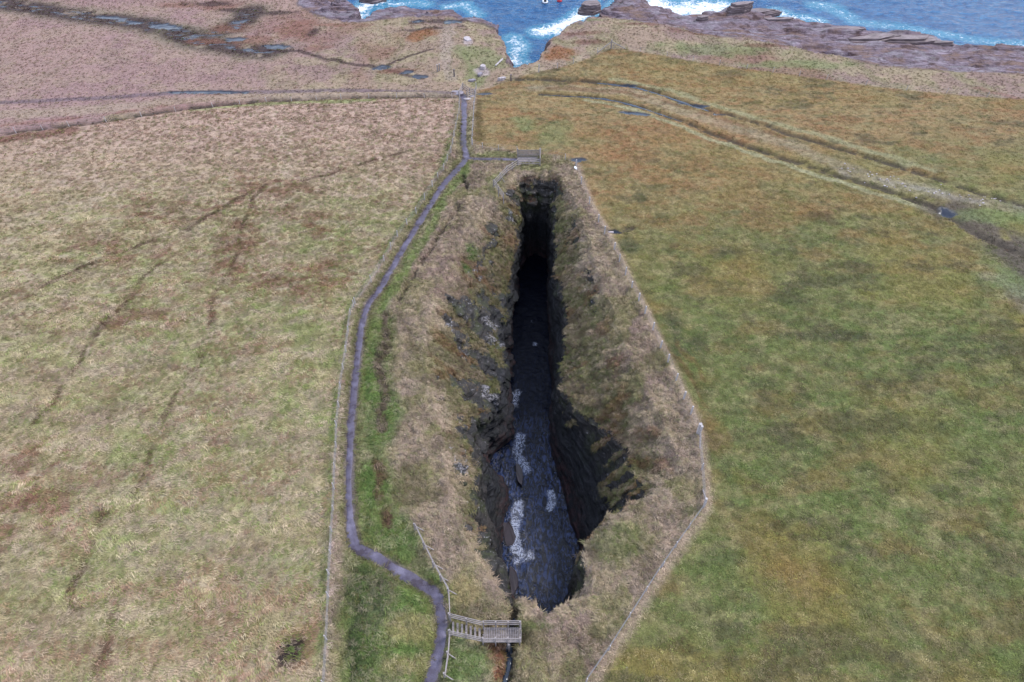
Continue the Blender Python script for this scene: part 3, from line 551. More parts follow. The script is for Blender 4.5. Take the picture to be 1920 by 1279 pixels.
m_red = simple('red_buoy_plastic', (.55, .03, .04), .45, .12, 3); m_black = simple('dark_rubber', (.02, .02, .025), .6, .1, 3); m_slab = simple('concrete_slab', (.24, .21, .24), .6, .25, 2)

# ------------------------------------------------------------------ mesh helpers
def grid_mesh(name, Xa, Ya, Za, keep=None):
    nr, nc = Xa.shape; me = bpy.data.meshes.new(name)
    co = np.stack([Xa, Ya, Za], -1).reshape(-1, 3).astype(np.float32)
    i = (np.arange(nr - 1)[:, None] * nc + np.arange(nc - 1)[None, :]).ravel()
    if keep is not None: i = i[keep.ravel()]
    f = np.stack([i, i + 1, i + nc + 1, i + nc], -1).astype(np.int32)
    me.vertices.add(len(co)); me.vertices.foreach_set('co', co.ravel())
    me.loops.add(f.size); me.loops.foreach_set('vertex_index', f.ravel())
    me.polygons.add(len(f)); me.polygons.foreach_set('loop_start', np.arange(0, f.size, 4, dtype=np.int32)); me.polygons.foreach_set('loop_total', np.full(len(f), 4, np.int32))
    me.update(calc_edges=True); me.polygons.foreach_set('use_smooth', np.ones(len(f), bool)); me.update(); return me
def fattr(me, name, v):
    a = me.attributes.new(name, 'FLOAT', 'POINT'); a.data.foreach_set('value', np.ascontiguousarray(v, np.float32).ravel())
def cattr(me, name, v):
    a = me.attributes.new(name, 'FLOAT_COLOR', 'POINT'); v = np.concatenate([v, np.ones((len(v), 1))], 1).astype(np.float32); a.data.foreach_set('color', v.ravel())
def link(o, parent=None):
    scene.collection.objects.link(o)
    if parent: o.parent = parent
    return o
def structure(name, me, mat):
    me.materials.append(mat); o = bpy.data.objects.new(name, me); link(o); o['kind'] = 'structure'; return o

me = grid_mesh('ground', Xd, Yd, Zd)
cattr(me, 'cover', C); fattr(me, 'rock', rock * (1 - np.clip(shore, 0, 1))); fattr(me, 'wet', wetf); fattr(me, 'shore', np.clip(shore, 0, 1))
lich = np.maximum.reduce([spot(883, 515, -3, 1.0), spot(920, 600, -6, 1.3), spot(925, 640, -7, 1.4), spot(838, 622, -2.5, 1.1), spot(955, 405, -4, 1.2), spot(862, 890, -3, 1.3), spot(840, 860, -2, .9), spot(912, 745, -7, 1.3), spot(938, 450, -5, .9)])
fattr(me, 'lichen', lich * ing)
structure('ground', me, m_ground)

# ------------------------------------------------------------------ path, waters
def hz_at(xx, yy): return ground(np.atleast_1d(np.asarray(xx, float)), np.atleast_1d(np.asarray(yy, float)))[0]
def G(xx, yy): return float(hz_at(xx, yy)[0])
def ribbon(name, q, mat, lift, n=6, wob=.12):
    c = q[:, :2]; t = np.gradient(c, axis=0); t /= np.linalg.norm(t, axis=1, keepdims=True); nn = np.stack([-t[:, 1], t[:, 0]], 1)
    s = np.linspace(-1, 1, n); wl_ = q[:, 2] / 2 * (1 + 2 * wob * (vn(np.arange(len(q)) * .17, np.zeros(len(q)), 91) - .5)); wr_ = q[:, 2] / 2 * (1 + 2 * wob * (vn(np.arange(len(q)) * .17, np.ones(len(q)) * 7.3, 92) - .5))
    w = np.where(s[None, :] < 0, wl_[:, None], wr_[:, None]) * s[None, :]
    XX = c[:, 0:1] + nn[:, 0:1] * w; YY = c[:, 1:2] + nn[:, 1:2] * w
    zc = hz_at(XX.ravel(), YY.ravel()).reshape(XX.shape); zc = zc * .5 + zc.mean(1, keepdims=True) * .5 + lift
    zc[:, 0] -= .05; zc[:, -1] -= .05
    return structure(name, grid_mesh(name, XX[:, ::-1], YY[:, ::-1], zc[:, ::-1]), mat)
ribbon('path', smooth_line(PATH_PTS, step=.25), m_path, .045, wob=.35)
ribbon('path', smooth_line(SPUR_PTS, step=.25), m_path, .05)
def stream(pts, lift=.10, step=.4):
    return ribbon('stream', smooth_line(pts, step=step), m_pud, lift, 5, .35)
stream([(1120, 154, .5), (1180, 160, .6), (1240, 175, .6), (1290, 192, .7), (1330, 205, .5)]); stream([(1010, 176, .15), (1100, 180, .4), (1160, 188, .6), (1220, 205, .5), (1280, 225, .2)])
stream([(950, 1330, .4), (945, 1279, .45), (954, 1245, .4), (956, 1215, .42), (951, 1190, .4), (958, 1168, .35), (966, 1152, .3)], .1, .2)

def foam_attr(xx, yy, strokes):
    m = np.zeros(len(xx))
    for pts, w, a in strokes:
        pts = PL(pts, SEA) if len(pts) > 1 else PL([pts[0], (pts[0][0] + 1, pts[0][1])], SEA)
        d, _ = dpoly(xx, yy, pts); m = np.maximum(m, a * ss(w, 0, d))
    return m
sx = np.concatenate([seq(-2500, -140, 12), seq(-140, 140, 560), np.linspace(140, 2500, 12)]); sy = np.concatenate([seq(100, 185, 240), np.geomspace(185, 4000, 30)])
SX, SY = np.meshgrid(sx, sy); wv_ = .5 * (fbm(SX * .16 + SY * .05, SY * .35, 95, 4) - .5) + .22 * (fbm(SX * .6, SY * 1.0, 96, 3) - .5); wv_ *= (np.abs(SX) < 140) & (SY < 185)
me = grid_mesh('sea', SX, SY, SEA + wv_)
fo = foam_attr(SX.ravel(), SY.ravel(), [([(1012, 60), (1040, 54), (1075, 40), (1098, 24)], 5, 1), ([(1060, 52), (1045, 60)], 4, .9), ([(962, 72), (975, 85), (968, 100), (962, 118), (972, 118)], 4.5, .75), ([(1225, 6), (1262, 20), (1300, 20), (1345, 14)], 9, 1.0), ([(1290, 8), (1340, 6)], 5, .8),
    ([(1455, 22), (1480, 32), (1515, 36), (1530, 40)], 5, .7), ([(1530, 10), (1560, 14), (1590, 30)], 5, .55), ([(668, 32), (675, 20), (690, 8), (710, 4)], 5, .9), ([(700, 14), (760, 5), (800, 8)], 4, .6), ([(840, 14), (870, 8), (895, 28)], 4, .6), ([(1105, 12), (1115, 0)], 3, .7), ([(1600, 40), (1700, 52), (1820, 74), (1920, 84)], 4, .5)])
dl = sd(SX.ravel(), SY.ravel(), LAND); fo = np.maximum(fo, .55 * ss(-3.0, -.2, dl))
fattr(me, 'foam', fo); structure('sea', me, m_sea)
px_, py_ = np.meshgrid(np.linspace(-6, 13, 210), np.linspace(17, 90, 600))
pz = SEA + .15 * (fbm(px_ * .9 + .3 * py_, py_ * .8, 97, 4) - .5)
me = grid_mesh('geo_pool', px_, py_, pz)
fattr(me, 'foam', foam_attr(px_.ravel(), py_.ravel(), [([(972, 945), (968, 975), (962, 1000), (968, 1030), (980, 1045)], 1.2, 1), ([(1032, 925), (1038, 940), (1030, 952)], .8, 1.15), ([(975, 820), (970, 850), (985, 880)], 1.4, .8), ([(970, 735), (965, 760)], 1.2, .7), ([(1003, 645)], .8, .8), ([(1000, 600), (985, 620)], 1.0, .25), ([(995, 1040), (970, 1050)], 1.0, .8)]))
fattr(me, 'painted_sky', (ss(49, 38, py_ + 3 * (fbm(px_ * .6, py_ * .4, 98, 3) - .5)) * .9 + .12 * ss(60, 50, py_)).ravel())  # mask of the painted sky reflection: near water blue, fading to the far end
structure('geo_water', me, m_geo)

# ------------------------------------------------------------------ tufts of grass, blown over to one side
def tuft_mesh(name, n, spread, ln, up, wid, lean, seed):
    r = random.Random(seed); vs = []; fs = []
    for _ in range(n):
        a = r.uniform(0, 2 * math.pi); rad = spread * math.sqrt(r.random()); bx, by = rad * math.cos(a), rad * math.sin(a)
        d = r.gauss(0, .55) if lean > .5 else r.uniform(0, 2 * math.pi); L = ln * r.uniform(.6, 1.2); dx, dy = math.cos(d), math.sin(d); w = wid * r.uniform(.6, 1.3) / 2
        nx, ny = -dy, dx; H = up * r.uniform(.6, 1.3); b = len(vs)
        prof = [(0, 0, 1), (.35, .8, .95), (.72, .95, .7), (1.0, .55 if lean > .5 else .8, .15)]
        for t, h, ww in prof:
            x_, y_, z_ = bx + dx * L * t, by + dy * L * t, H * h - .03
            vs += [(x_ + nx * w * ww, y_ + ny * w * ww, z_), (x_ - nx * w * ww, y_ - ny * w * ww, z_ + .01)]
        for k in range(3): fs.append((b + 2 * k, b + 2 * k + 1, b + 2 * k + 3, b + 2 * k + 2))
    me = bpy.data.meshes.new(name); me.from_pydata(vs, [], fs); me.materials.append(m_grass); return me
tcol = bpy.data.collections.new('tuft_kinds')
kinds = [('tuft_a', 11, .20, .62, .13, .034, 1, 1), ('tuft_b', 8, .26, .80, .11, .032, 1, 2), ('tuft_c', 14, .16, .36, .20, .034, 1, 3),
         ('tuft_d', 16, .14, .26, .22, .036, 0, 4), ('tuft_e', 9, .18, .20, .08, .04, 0, 5), ('tuft_f', 8, .20, .24, .10, .04, 0, 6)]
for kd in kinds: tcol.objects.link(bpy.data.objects.new(kd[0], tuft_mesh(*kd)))

P3 = np.stack([Xd, Yd, Zd], -1); Cg = C.reshape(NR, NC, 3)
cell = P3[:-1, :-1]; e1 = P3[:-1, 1:] - cell; e2 = P3[1:, :-1] - cell
cn = np.cross(e1, e2); area = np.linalg.norm(cn, axis=-1); cnn = cn / (area[..., None] + 1e-9)
cx = cell[..., 0]; cy = cell[..., 1]
flc = Zn['fl'][:-1, :-1]; frc = Zn['fr'][:-1, :-1]; yc = Zn['yard'][:-1, :-1]
near = ss(105, 30, np.hypot(cx, cy))
dns = flc * (7 + 18 * near) + frc * (5 + 17 * near) + yc * (12 + 28 * near) + (1 - np.maximum.reduce([flc, frc, yc])) * 6.0
g_ = lambda a: a.reshape(NR, NC)[:-1, :-1]
dns = dns * (1 - np.clip(shore[:-1, :-1], 0, 1)) ** 2 * (1 - ss(.35, .6, rock[:-1, :-1])) * (1 - g_(wetf)) * (1 - .85 * g_(M['ditch'])) * ss(.30, .62, g_(M['dp'])) * (g_(zt) > -11.5) * (1 - g_(pool))
vis = (np.abs(cx) < 8 + 1.0 * np.hypot(cy, 40) + 0 * cy) & (np.abs(cx) < .72 * np.hypot(cy, 50 + 0 * cy) + 8) & (cy > 11) & (cy < 150)
wgt = (area * dns * vis).ravel(); tot = wgt.sum(); NPT = int(min(520000, tot)); print('tufts wanted', int(tot), 'made', NPT)
pk = np.searchsorted(np.cumsum(wgt) / tot, rng.random(NPT)); ui, vi = rng.random(NPT), rng.random(NPT)
pp = cell.reshape(-1, 3)[pk] + e1.reshape(-1, 3)[pk] * ui[:, None] + e2.reshape(-1, 3)[pk] * vi[:, None]
nn = cnn.reshape(-1, 3)[pk]; nn = nn * .75 + np.array([0, 0, .25]); nn /= np.linalg.norm(nn, axis=1, keepdims=True)
cc_ = Cg[:-1, :-1].reshape(-1, 3)[pk].copy(); tfl = flc.ravel()[pk]; tfr = frc.ravel()[pk]; ty = yc.ravel()[pk]; hol = hole[:-1, :-1].ravel()[pk]
# combed direction: wandering bands on the left field, downhill on the banks
th = .15 + 2.6 * (fbm(pp[:, 0] * .22, pp[:, 1] * .55, 401, 3) - .5) * 1.4 + rng.normal(0, .35, NPT)
th = np.where(tfl > .5, th, rng.uniform(-1.6, 1.6, NPT) + 1.0 * (fbm(pp[:, 0] * .5, pp[:, 1] * .5, 402, 2) - .5) * 6)
d = np.stack([np.cos(th), np.sin(th), np.zeros(NPT)], 1)
sl_ = nn.copy(); sl_[:, 2] = 0; k = np.clip(hol * .8, 0, 1)[:, None] * ty[:, None] * ss(.2, .5, np.linalg.norm(sl_, axis=1))[:, None]; d = d * (1 - .8 * k) + sl_ * 1.8 * k
d -= nn * (d * nn).sum(1, keepdims=True); d /= np.linalg.norm(d, axis=1, keepdims=True) + 1e-9; b_ = np.cross(nn, d)
eul = np.stack([np.arctan2(b_[:, 2], nn[:, 2]), -np.arcsin(np.clip(d[:, 2], -1, 1)), np.arctan2(d[:, 1], d[:, 0])], 1)
far = np.hypot(pp[:, 1], 50) / 75
sc_ = rng.uniform(.6, 1.25, NPT) * (.6 + .3 * np.clip(far, .8, 1.6)) * np.where(tfl + tfr + ty < .5, .62, 1) * np.where(ty > .5, .78, np.where(tfl > .5, .84, 1))
kind = np.where(tfr > .5, rng.integers(4, 6, NPT), np.where(tfl > .5, rng.integers(0, 3, NPT), rng.choice([0, 1, 2, 2, 3, 3], NPT)))
kind = np.where((tfl + tfr + ty) < .5, rng.integers(2, 6, NPT), kind)
r1 = rng.random(NPT); tw = np.array(lin(206, 184, 158)); tg = np.array(lin(126, 146, 76)); tb = np.array(lin(122, 86, 70))
a1 = np.where(tfr > .5, .14, np.where(tfl > .5, .46, .26)) * (r1 > .5) * ss(.36, .58, fbm(pp[:, 0] * .8, pp[:, 1] * 1.6, 403, 3)); cc_ = cc_ + (tw - cc_) * a1[:, None]
red_ = np.array(lin(142, 98, 82)); a4 = .45 * (tfl > .5) * ss(.5, .62, fbm(pp[:, 0] * .35, pp[:, 1] * .5, 404, 5, .6)) * (rng.random(NPT) < .7); cc_ = cc_ + (red_ - cc_) * a4[:, None]
a2 = np.where(tfl > .5, .5, .25) * (r1 < .3); cc_ = cc_ + (tg - cc_) * a2[:, None]; a3 = .28 * ((r1 > .2) & (r1 < .32)); cc_ = cc_ + (tb - cc_) * a3[:, None]
cc_ *= (np.where(tfl > .5, 1.16, 1) * rng.uniform(.85, 1.5, NPT) * np.where(tfl + tfr + ty < .5, 1.12, 1) * np.where(tfr > .5, rng.uniform(.7, 1.35, NPT), 1))[:, None]
pm_ = bpy.data.meshes.new('grass'); pm_.vertices.add(NPT); pm_.vertices.foreach_set('co', pp.astype(np.float32).ravel())
fattr(pm_, 'size', sc_); cattr(pm_, 'tint', cc_)
a = pm_.attributes.new('turn', 'FLOAT_VECTOR', 'POINT'); a.data.foreach_set('vector', eul.astype(np.float32).ravel())
a = pm_.attributes.new('sort', 'INT', 'POINT'); a.data.foreach_set('value', kind.astype(np.int32))
go = bpy.data.objects.new('grass', pm_); link(go); go['kind'] = 'stuff'; go['label'] = 'windblown straw and green grass covering fields and banks'; go['category'] = 'grass'
ng = bpy.data.node_groups.new('grass_tufts', 'GeometryNodeTree'); ng.interface.new_socket('Geometry', in_out='INPUT', socket_type='NodeSocketGeometry'); ng.interface.new_socket('Geometry', in_out='OUTPUT', socket_type='NodeSocketGeometry')
N_ = ng.nodes; gi = N_.new('NodeGroupInput'); gout = N_.new('NodeGroupOutput'); ip = N_.new('GeometryNodeInstanceOnPoints'); ci = N_.new('GeometryNodeCollectionInfo'); m2p = N_.new('GeometryNodeMeshToPoints')
ci.inputs[0].default_value = tcol; ci.inputs[1].default_value = True; ci.inputs[2].default_value = True
def na(nm, ty_): n = N_.new('GeometryNodeInputNamedAttribute'); n.data_type = ty_; n.inputs[0].default_value = nm; return n.outputs[0]
e2r = N_.new('FunctionNodeEulerToRotation'); LK = ng.links
LK.new(gi.outputs[0], m2p.inputs[0]); LK.new(m2p.outputs[0], ip.inputs['Points']); LK.new(ci.outputs[0], ip.inputs['Instance']); ip.inputs['Pick Instance'].default_value = True
LK.new(na('sort', 'INT'), ip.inputs['Instance Index']); LK.new(na('turn', 'FLOAT_VECTOR'), e2r.inputs[0]); LK.new(e2r.outputs[0], ip.inputs['Rotation']); LK.new(na('size', 'FLOAT'), ip.inputs['Scale']); LK.new(ip.outputs[0], gout.inputs[0])
md = go.modifiers.new('tufts', 'NODES'); md.node_group = ng

# ------------------------------------------------------------------ built things
class MB:
    def __init__(s): s.v = []; s.f = []
    def bar(s, a, b, w, h, up=(0, 0, 1), taper=1.0):
        a = Vector(a); b = Vector(b); d = (b - a).normalized(); up = Vector(up)
        if abs(d.dot(up)) > .98: up = Vector((0, 1, 0))
        sx_ = d.cross(up).normalized(); u = sx_.cross(d).normalized(); n = len(s.v)
        e = min(w, h) * .18
        ring = [(-w / 2 + e, -h / 2), (w / 2 - e, -h / 2), (w / 2, -h / 2 + e), (w / 2, h / 2 - e), (w / 2 - e, h / 2), (-w / 2 + e, h / 2), (-w / 2, h / 2 - e), (-w / 2, -h / 2 + e)]
        for p, t in ((a, 1), (b, taper)):
            for q, r in ring: s.v.append(p + sx_ * q * t + u * r * t)
        for k in range(8): s.f.append((n + k, n + (k + 1) % 8, n + 8 + (k + 1) % 8, n + 8 + k))
        s.f.append(tuple(n + k for k in range(7, -1, -1))); s.f.append(tuple(n + 8 + k for k in range(8)))
        return s
    def tube(s, pts, r, n=6):
        b0 = len(s.v); pts = [Vector(p) for p in pts]
        for i, p in enumerate(pts):
            d = (pts[min(i + 1, len(pts) - 1)] - pts[max(i - 1, 0)]).normalized(); a = d.cross(Vector((0, 0, 1)))
            if a.length < .01: a = Vector((1, 0, 0))
            a.normalize(); c = a.cross(d)
            for k in range(n): t = 2 * math.pi * k / n; s.v.append(p + a * r * math.cos(t) + c * r * math.sin(t))
        for i in range(len(pts) - 1):
            for k in range(n): s.f.append((b0 + i * n + k, b0 + i * n + (k + 1) % n, b0 + (i + 1) * n + (k + 1) % n, b0 + (i + 1) * n + k))
        s.f.append(tuple(b0 + k for k in range(n))); s.f.append(tuple(b0 + (len(pts) - 1) * n + k for k in range(n - 1, -1, -1))); return s
    def lathe(s, prof, n=20, c=(0, 0, 0)):
        b0 = len(s.v)
        for r, z in prof:
            for k in range(n): t = 2 * math.pi * k / n; s.v.append(Vector((c[0] + r * math.cos(t), c[1] + r * math.sin(t), c[2] + z)))
        for i in range(len(prof) - 1):
            for k in range(n): s.f.append((b0 + i * n + k, b0 + i * n + (k + 1) % n, b0 + (i + 1) * n + (k + 1) % n, b0 + (i + 1) * n + k))
        s.f.append(tuple(b0 + k for k in range(n - 1, -1, -1))); s.f.append(tuple(b0 + (len(prof) - 1) * n + k for k in range(n))); return s
    def build(s, name, mat, parent=None, smooth=False):
        o0 = Vector(parent.location) if parent is not None and parent.parent is None else Vector((0, 0, 0))
        me = bpy.data.meshes.new(name); me.from_pydata([tuple(v - o0) for v in s.v], [], s.f); me.materials.append(mat)
        if smooth: me.polygons.foreach_set('use_smooth', [True] * len(me.polygons))
        me.update(); return link(bpy.data.objects.new(name, me), parent)
def thing(name, loc, label, cat, group=None):
    o = bpy.data.objects.new(name, None); o.empty_display_size = .3; link(o); o.location = loc; o['label'] = label; o['category'] = cat
    if group: o['group'] = group
    return o
def tag(o, label, cat, group=None):
    o['label'] = label; o['category'] = cat
    if group: o['group'] = group
    return o
def P3z(u, v, h):      # place where a point h above the land is seen
    z = 0.0
    for _ in range(8): p = P(u, v, z + h); z = G(*p)
    return Vector((p[0], p[1], z))
def rail_fence(t, tops, zs, rails, post_every=1.35, post_w=.11, braces=(), bdir=(1, 0), deep=.3):
    """tops: ground points; each with top height zs above the ground"""
    L = []
    for i in range(len(tops) - 1):
        a, b = tops[i], tops[i + 1]; n = max(1, round((b - a).length / post_every))
        for k in range(n): L.append((a.lerp(b, k / n), zs))
    L.append((tops[-1], zs))
    for p, h in L:
        mb = MB(); mb.bar((p.x, p.y, p.z - deep), (p.x, p.y, p.z + h + .04), post_w, post_w); mb.build('post', m_wood, t)
    for r in rails:
        for i in range(len(tops) - 1):
            a, b = tops[i], tops[i + 1]; d = (b - a).normalized(); o = Vector((-d.y, d.x, 0)) * .075
            MB().bar(Vector(a) + o + Vector((0, 0, r)), Vector(b) + o + Vector((0, 0, r)), .045, .11).build('rail', m_wood, t)
    for j in braces:
        p, h = L[j]; q = Vector((p.x + bdir[0] * .75, p.y + bdir[1] * .75, 0)); q.z = p.z - .05
        MB().bar((p.x, p.y, p.z + h * .75), q, .07, .07).build('brace', m_wood, t)

# near handrail beside the path
tops = [P3z(u, v, 1.1) for u, v in [(776, 982), (811, 1054), (839, 1103), (841, 1150)]]
t = thing('timber_handrail', tops[0], 'long weathered timber handrail with slanting braces between the path and the cliff', 'handrail')
rail_fence(t, tops, 1.1, (1.08, .62), 1.5, braces=(0, 1, 2, 3, 4), bdir=(1, -.1))
tops = [P3z(u, v, 1.1) for u, v in [(841, 1182), (838, 1222), (832, 1262)]]
t = thing('timber_handrail', tops[0], 'short timber handrail south of the near viewing platform beside the path', 'handrail')
rail_fence(t, tops, 1.1, (1.08, .62), 1.6, braces=(1, 2), bdir=(1, -.3))

# near viewing platform: steps, railed walkway and slatted deck across the burn
dz = 0.12
A1, A2 = Vector((*P(843, 1153, 1.1 + dz), dz)), Vector((*P(843, 1181, 1.1 + dz), dz))
B1, B2 = Vector((*P(905, 1168, 1.0 + dz), dz)), Vector((*P(905, 1194, 1.0 + dz), dz))
C1, C2 = Vector((*P(974, 1165, 1.0 + dz), dz)), Vector((*P(975, 1193, 1.0 + dz), dz))
t = thing('viewing_platform', (B1.x, B2.y, dz), 'slatted timber viewing platform with railed steps spanning the burn at the near cliff edge', 'platform')
ln = C2.x - B2.x; n = 21
mb = MB()
for k in range(n):
    xx = B2.x + ln * (k + .5) / n; mb.bar((xx, B2.y - .03, dz + .02), (xx, B1.y + .03, dz + .02), ln / n * .70, .04)
mb.build('deck', m_deck, t)
for yy in (B2.y + .05, (B1.y + B2.y) / 2, B1.y - .05): MB().bar((B2.x - .05, yy, dz - .09), (C2.x + .05, yy, dz - .09), .08, .16).build('joist', m_wood, t)
for xx in (B2.x, B2.x + ln * .34, B2.x + ln * .68, C2.x):
    for yy, low in ((B2.y - .06, -1.6), (B1.y + .06, -1.6)): MB().bar((xx, yy, dz + low), (xx, yy, dz + 1.06), .1, .1).build('post', m_wood, t)
xx = B2.x + ln * .7; MB().bar((xx, B2.y - .2, dz - 1.7), (xx, B2.y - .2, dz + .0), .16, .12).build('post', m_wood, t)
for r in (1.0, .66, .33):
    for yy in (B2.y - .13, B1.y + .13): MB().bar((B2.x - .05, yy, dz + r), (C2.x + .05, yy, dz + r), .045, .10).build('rail', m_wood, t)
    MB().bar((C2.x + .07, B2.y - .15, dz + r), (C2.x + .07, B1.y + .15, dz + r), .045, .10).build('rail', m_wood, t)
    for a, b, o in ((A1, B1, .08), (A2, B2, -.08)): MB().bar((a.x, a.y + o, dz + .1 + r), (b.x - .06, b.y + o, dz + r), .045, .10).build('rail', m_wood, t)
for a, b in ((A1, B1), (A2, B2)):
    for s in (.0, .5): q = a.lerp(b, s); MB().bar((q.x, q.y, dz - .7), (q.x, q.y, dz + 1.15), .1, .1).build('post', m_wood, t)
for k in range(7):
    s = (k + .6) / 7.4; a = A1.lerp(B1, s); b = A2.lerp(B2, s); MB().bar((a.x, a.y - .08, dz + .09 - .08 * s), (b.x, b.y + .08, dz + .09 - .08 * s), .15, .05).build('step', m_deck, t)

# far viewing platform
tp = [P3z(u, v, 1.1) for u, v in [(1013, 298), (971, 298), (950, 312), (925, 338), (944, 364)]]
t = thing('viewing_platform', tp[1], 'small railed timber viewpoint above the far head of the chasm', 'platform')
rail_fence(t, tp, 1.1, (1.08, .74, .40), 1.7, .12, braces=(5,), bdir=(.8, -.6))
bk = [P3z(u, v, 1.1) for u, v in [(971, 283), (1012, 284)]]
zb = max(bk[0].z, tp[1].z) + .08
mb = MB(); x0, x1 = tp[1].x, tp[0].x; y0, y1 = tp[1].y + .1, bk[0].y - .1
for k in range(9): yy = y0 + (y1 - y0) * (k + .5) / 9; mb.bar((x0, yy, zb), (x1, yy, zb), (y1 - y0) / 9 * .8, .05)
mb.build('deck', m_deck, t)
mb = MB()
for k in range(26): xx = x0 + (x1 - x0) * k / 25; mb.bar((xx, bk[0].y, zb - .2), (xx, bk[0].y, zb + 1.05), .07, .03)
mb.build('picket_panel', m_wood, t)
for xx in (x0, x1): MB().bar((xx, bk[0].y + .07, zb - .5), (xx, bk[0].y + .07, zb + 1.2), .12, .12).build('post', m_wood, t)
for r in (.25, .95): MB().bar((x0, bk[0].y + .05, zb + r), (x1, bk[0].y + .05, zb + r), .05, .09).build('rail', m_wood, t)
for r in (.4, .74, 1.08): MB().bar((x1 + .02, y0 - .1, zb + r), (x1 + .02, bk[0].y, zb + r), .05, .10).build('rail', m_wood, t)

# post and wire fences
def wire_fence(pts, label, spacing=3.2, h=.95, pw=.10, big=(), wires=4, name='wire_fence', mesh_panel=None, posts_at=None):
    pts = [Vector((p[0], p[1], G(p[0], p[1]))) for p in pts]; t = thing(name, pts[0], label, 'fence')
    L = []
    for i in range(len(pts) - 1):
        a, b = pts[i], pts[i + 1]; n = 1 if posts_at else max(1, round((b - a).length / spacing))
        for k in range(n): L.append(a.lerp(b, k / n))
    L.append(pts[-1])
    for i, p in enumerate(L):
        p.z = G(p.x, p.y); w = pw * random.uniform(.9, 1.15); hh = h * random.uniform(.92, 1.08); tx, ty2 = random.uniform(-.05, .05), random.uniform(-.05, .05)
        if i in big: w *= 2.0; hh *= 1.25
        MB().bar((p.x, p.y, p.z - .3), (p.x + tx, p.y + ty2, p.z + hh), w, w, taper=.92).build('post', m_post, t)
    mb = MB()
    for k in range(wires):
        zz = h * (k + 1) / (wires + .25)
        mb.tube([(p.x, p.y + pw * .55, p.z + zz) for p in L], .007, 4)
    mb.build('wires', m_wire, t); return t, L
fr_pts = PL([(1080, 312), (1090, 345), (1105, 385), (1122, 418), (1133, 440), (1151, 470), (1161, 492), (1172, 517), (1184, 544), (1197, 567), (1208, 592), (1223, 624), (1237, 655), (1251, 684), (1266, 718), (1281, 750), (1294, 779), (1308, 815)])
t, _ = wire_fence(fr_pts, 'post and wire fence with evenly spaced pale posts right of the chasm', posts_at=True, h=1.15, pw=.14, big=(17,))
t, L = wire_fence(PL([(1309, 818), (1314, 885), (1319, 952)]), 'taut wire netting fence between two stout strainer posts right of the chasm', 4.5, 1.05, .10, big=(0, 2), wires=6)
for p, q in ((L[0], L[0].lerp(L[-1], .22)), (L[-1], L[-1].lerp(L[0], .22))): MB().bar((p.x, p.y, p.z + .95), (q.x, q.y, q.z + .05), .1, .1).build('brace', m_wood, t)
wire_fence(PL([(1318, 955), (1290, 994), (1240, 1065), (1180, 1159), (1140, 1222), (1098, 1282)]), 'weathered wire fence running diagonally down beside the lower right field', 2.4, .95, .09, wires=5)
wire_fence(PL([(886, 274), (905, 279), (935, 283), (970, 285)]), 'short fence along the bottom of the far brown field beside the spur path', 3.5, .9, .09)
wire_fence(PL([(1014, 288), (1060, 299), (1079, 311)]), 'short fence from the far viewpoint to the blue puddle', 2.6, .9, .09)
wire_fence(PL([(893, 162), (889, 205), (887, 240), (885, 272)]), 'straight weathered fence right of the path near the gate', 2.2, 1.1, .12, wires=5)
wire_fence(PL([(862, 190), (861, 215), (855, 245), (846, 290), (832, 322), (811, 352), (781, 402), (746, 447), (721, 492), (697, 531), (667, 573)]), 'fence on the left of the path from the gate down to its bend', 2.6, 1.0, .09)
wire_fence(PL([(665, 577), (658, 592), (650, 662), (640, 732), (633, 802), (630, 882), (627, 962), (622, 1042), (618, 1122), (615, 1202), (610, 1285)]), 'long grass-grown wire fence dividing the straw field from the path', 2.2, .95, .08, wires=5)
wire_fence(PL([(-20, 256), (130, 238), (200, 230), (330, 210), (400, 202), (500, 192), (640, 187), (848, 185)]), 'low fence on the dark turf dyke behind the straw field', 4.0, .85, .09, wires=3)
t, L = wire_fence(PL([(1010, 136), (1045, 129), (1075, 121), (1120, 104), (1145, 97)]), 'old fence climbing to the corner strainer above the inlet', 4.0, 1.0, .1, big=(0,), wires=3)
q = P(1145, 97); gz = G(*q)
t = thing('strainer_post', (q[0], q[1], gz), 'braced corner strainer post at the top of the brown field', 'fence post')
MB().bar((q[0], q[1], gz - .3), (q[0], q[1], gz + 1.5), .22, .22).build('post', m_wood, t)
for dx, dy in ((2.6, -.3), (-2.4, -1.2)): MB().bar((q[0], q[1], gz + 1.2), (q[0] + dx, q[1] + dy, G(q[0] + dx, q[1] + dy) + .02), .12, .12).build('brace', m_wood, t)
wire_fence(PL([(1150, 97), (1250, 108), (1400, 128), (1550, 148), (1700, 168), (1850, 182), (1930, 186)]), 'long thin fence between the brown field and the shore heath', 5.0, .9, .08, wires=3)

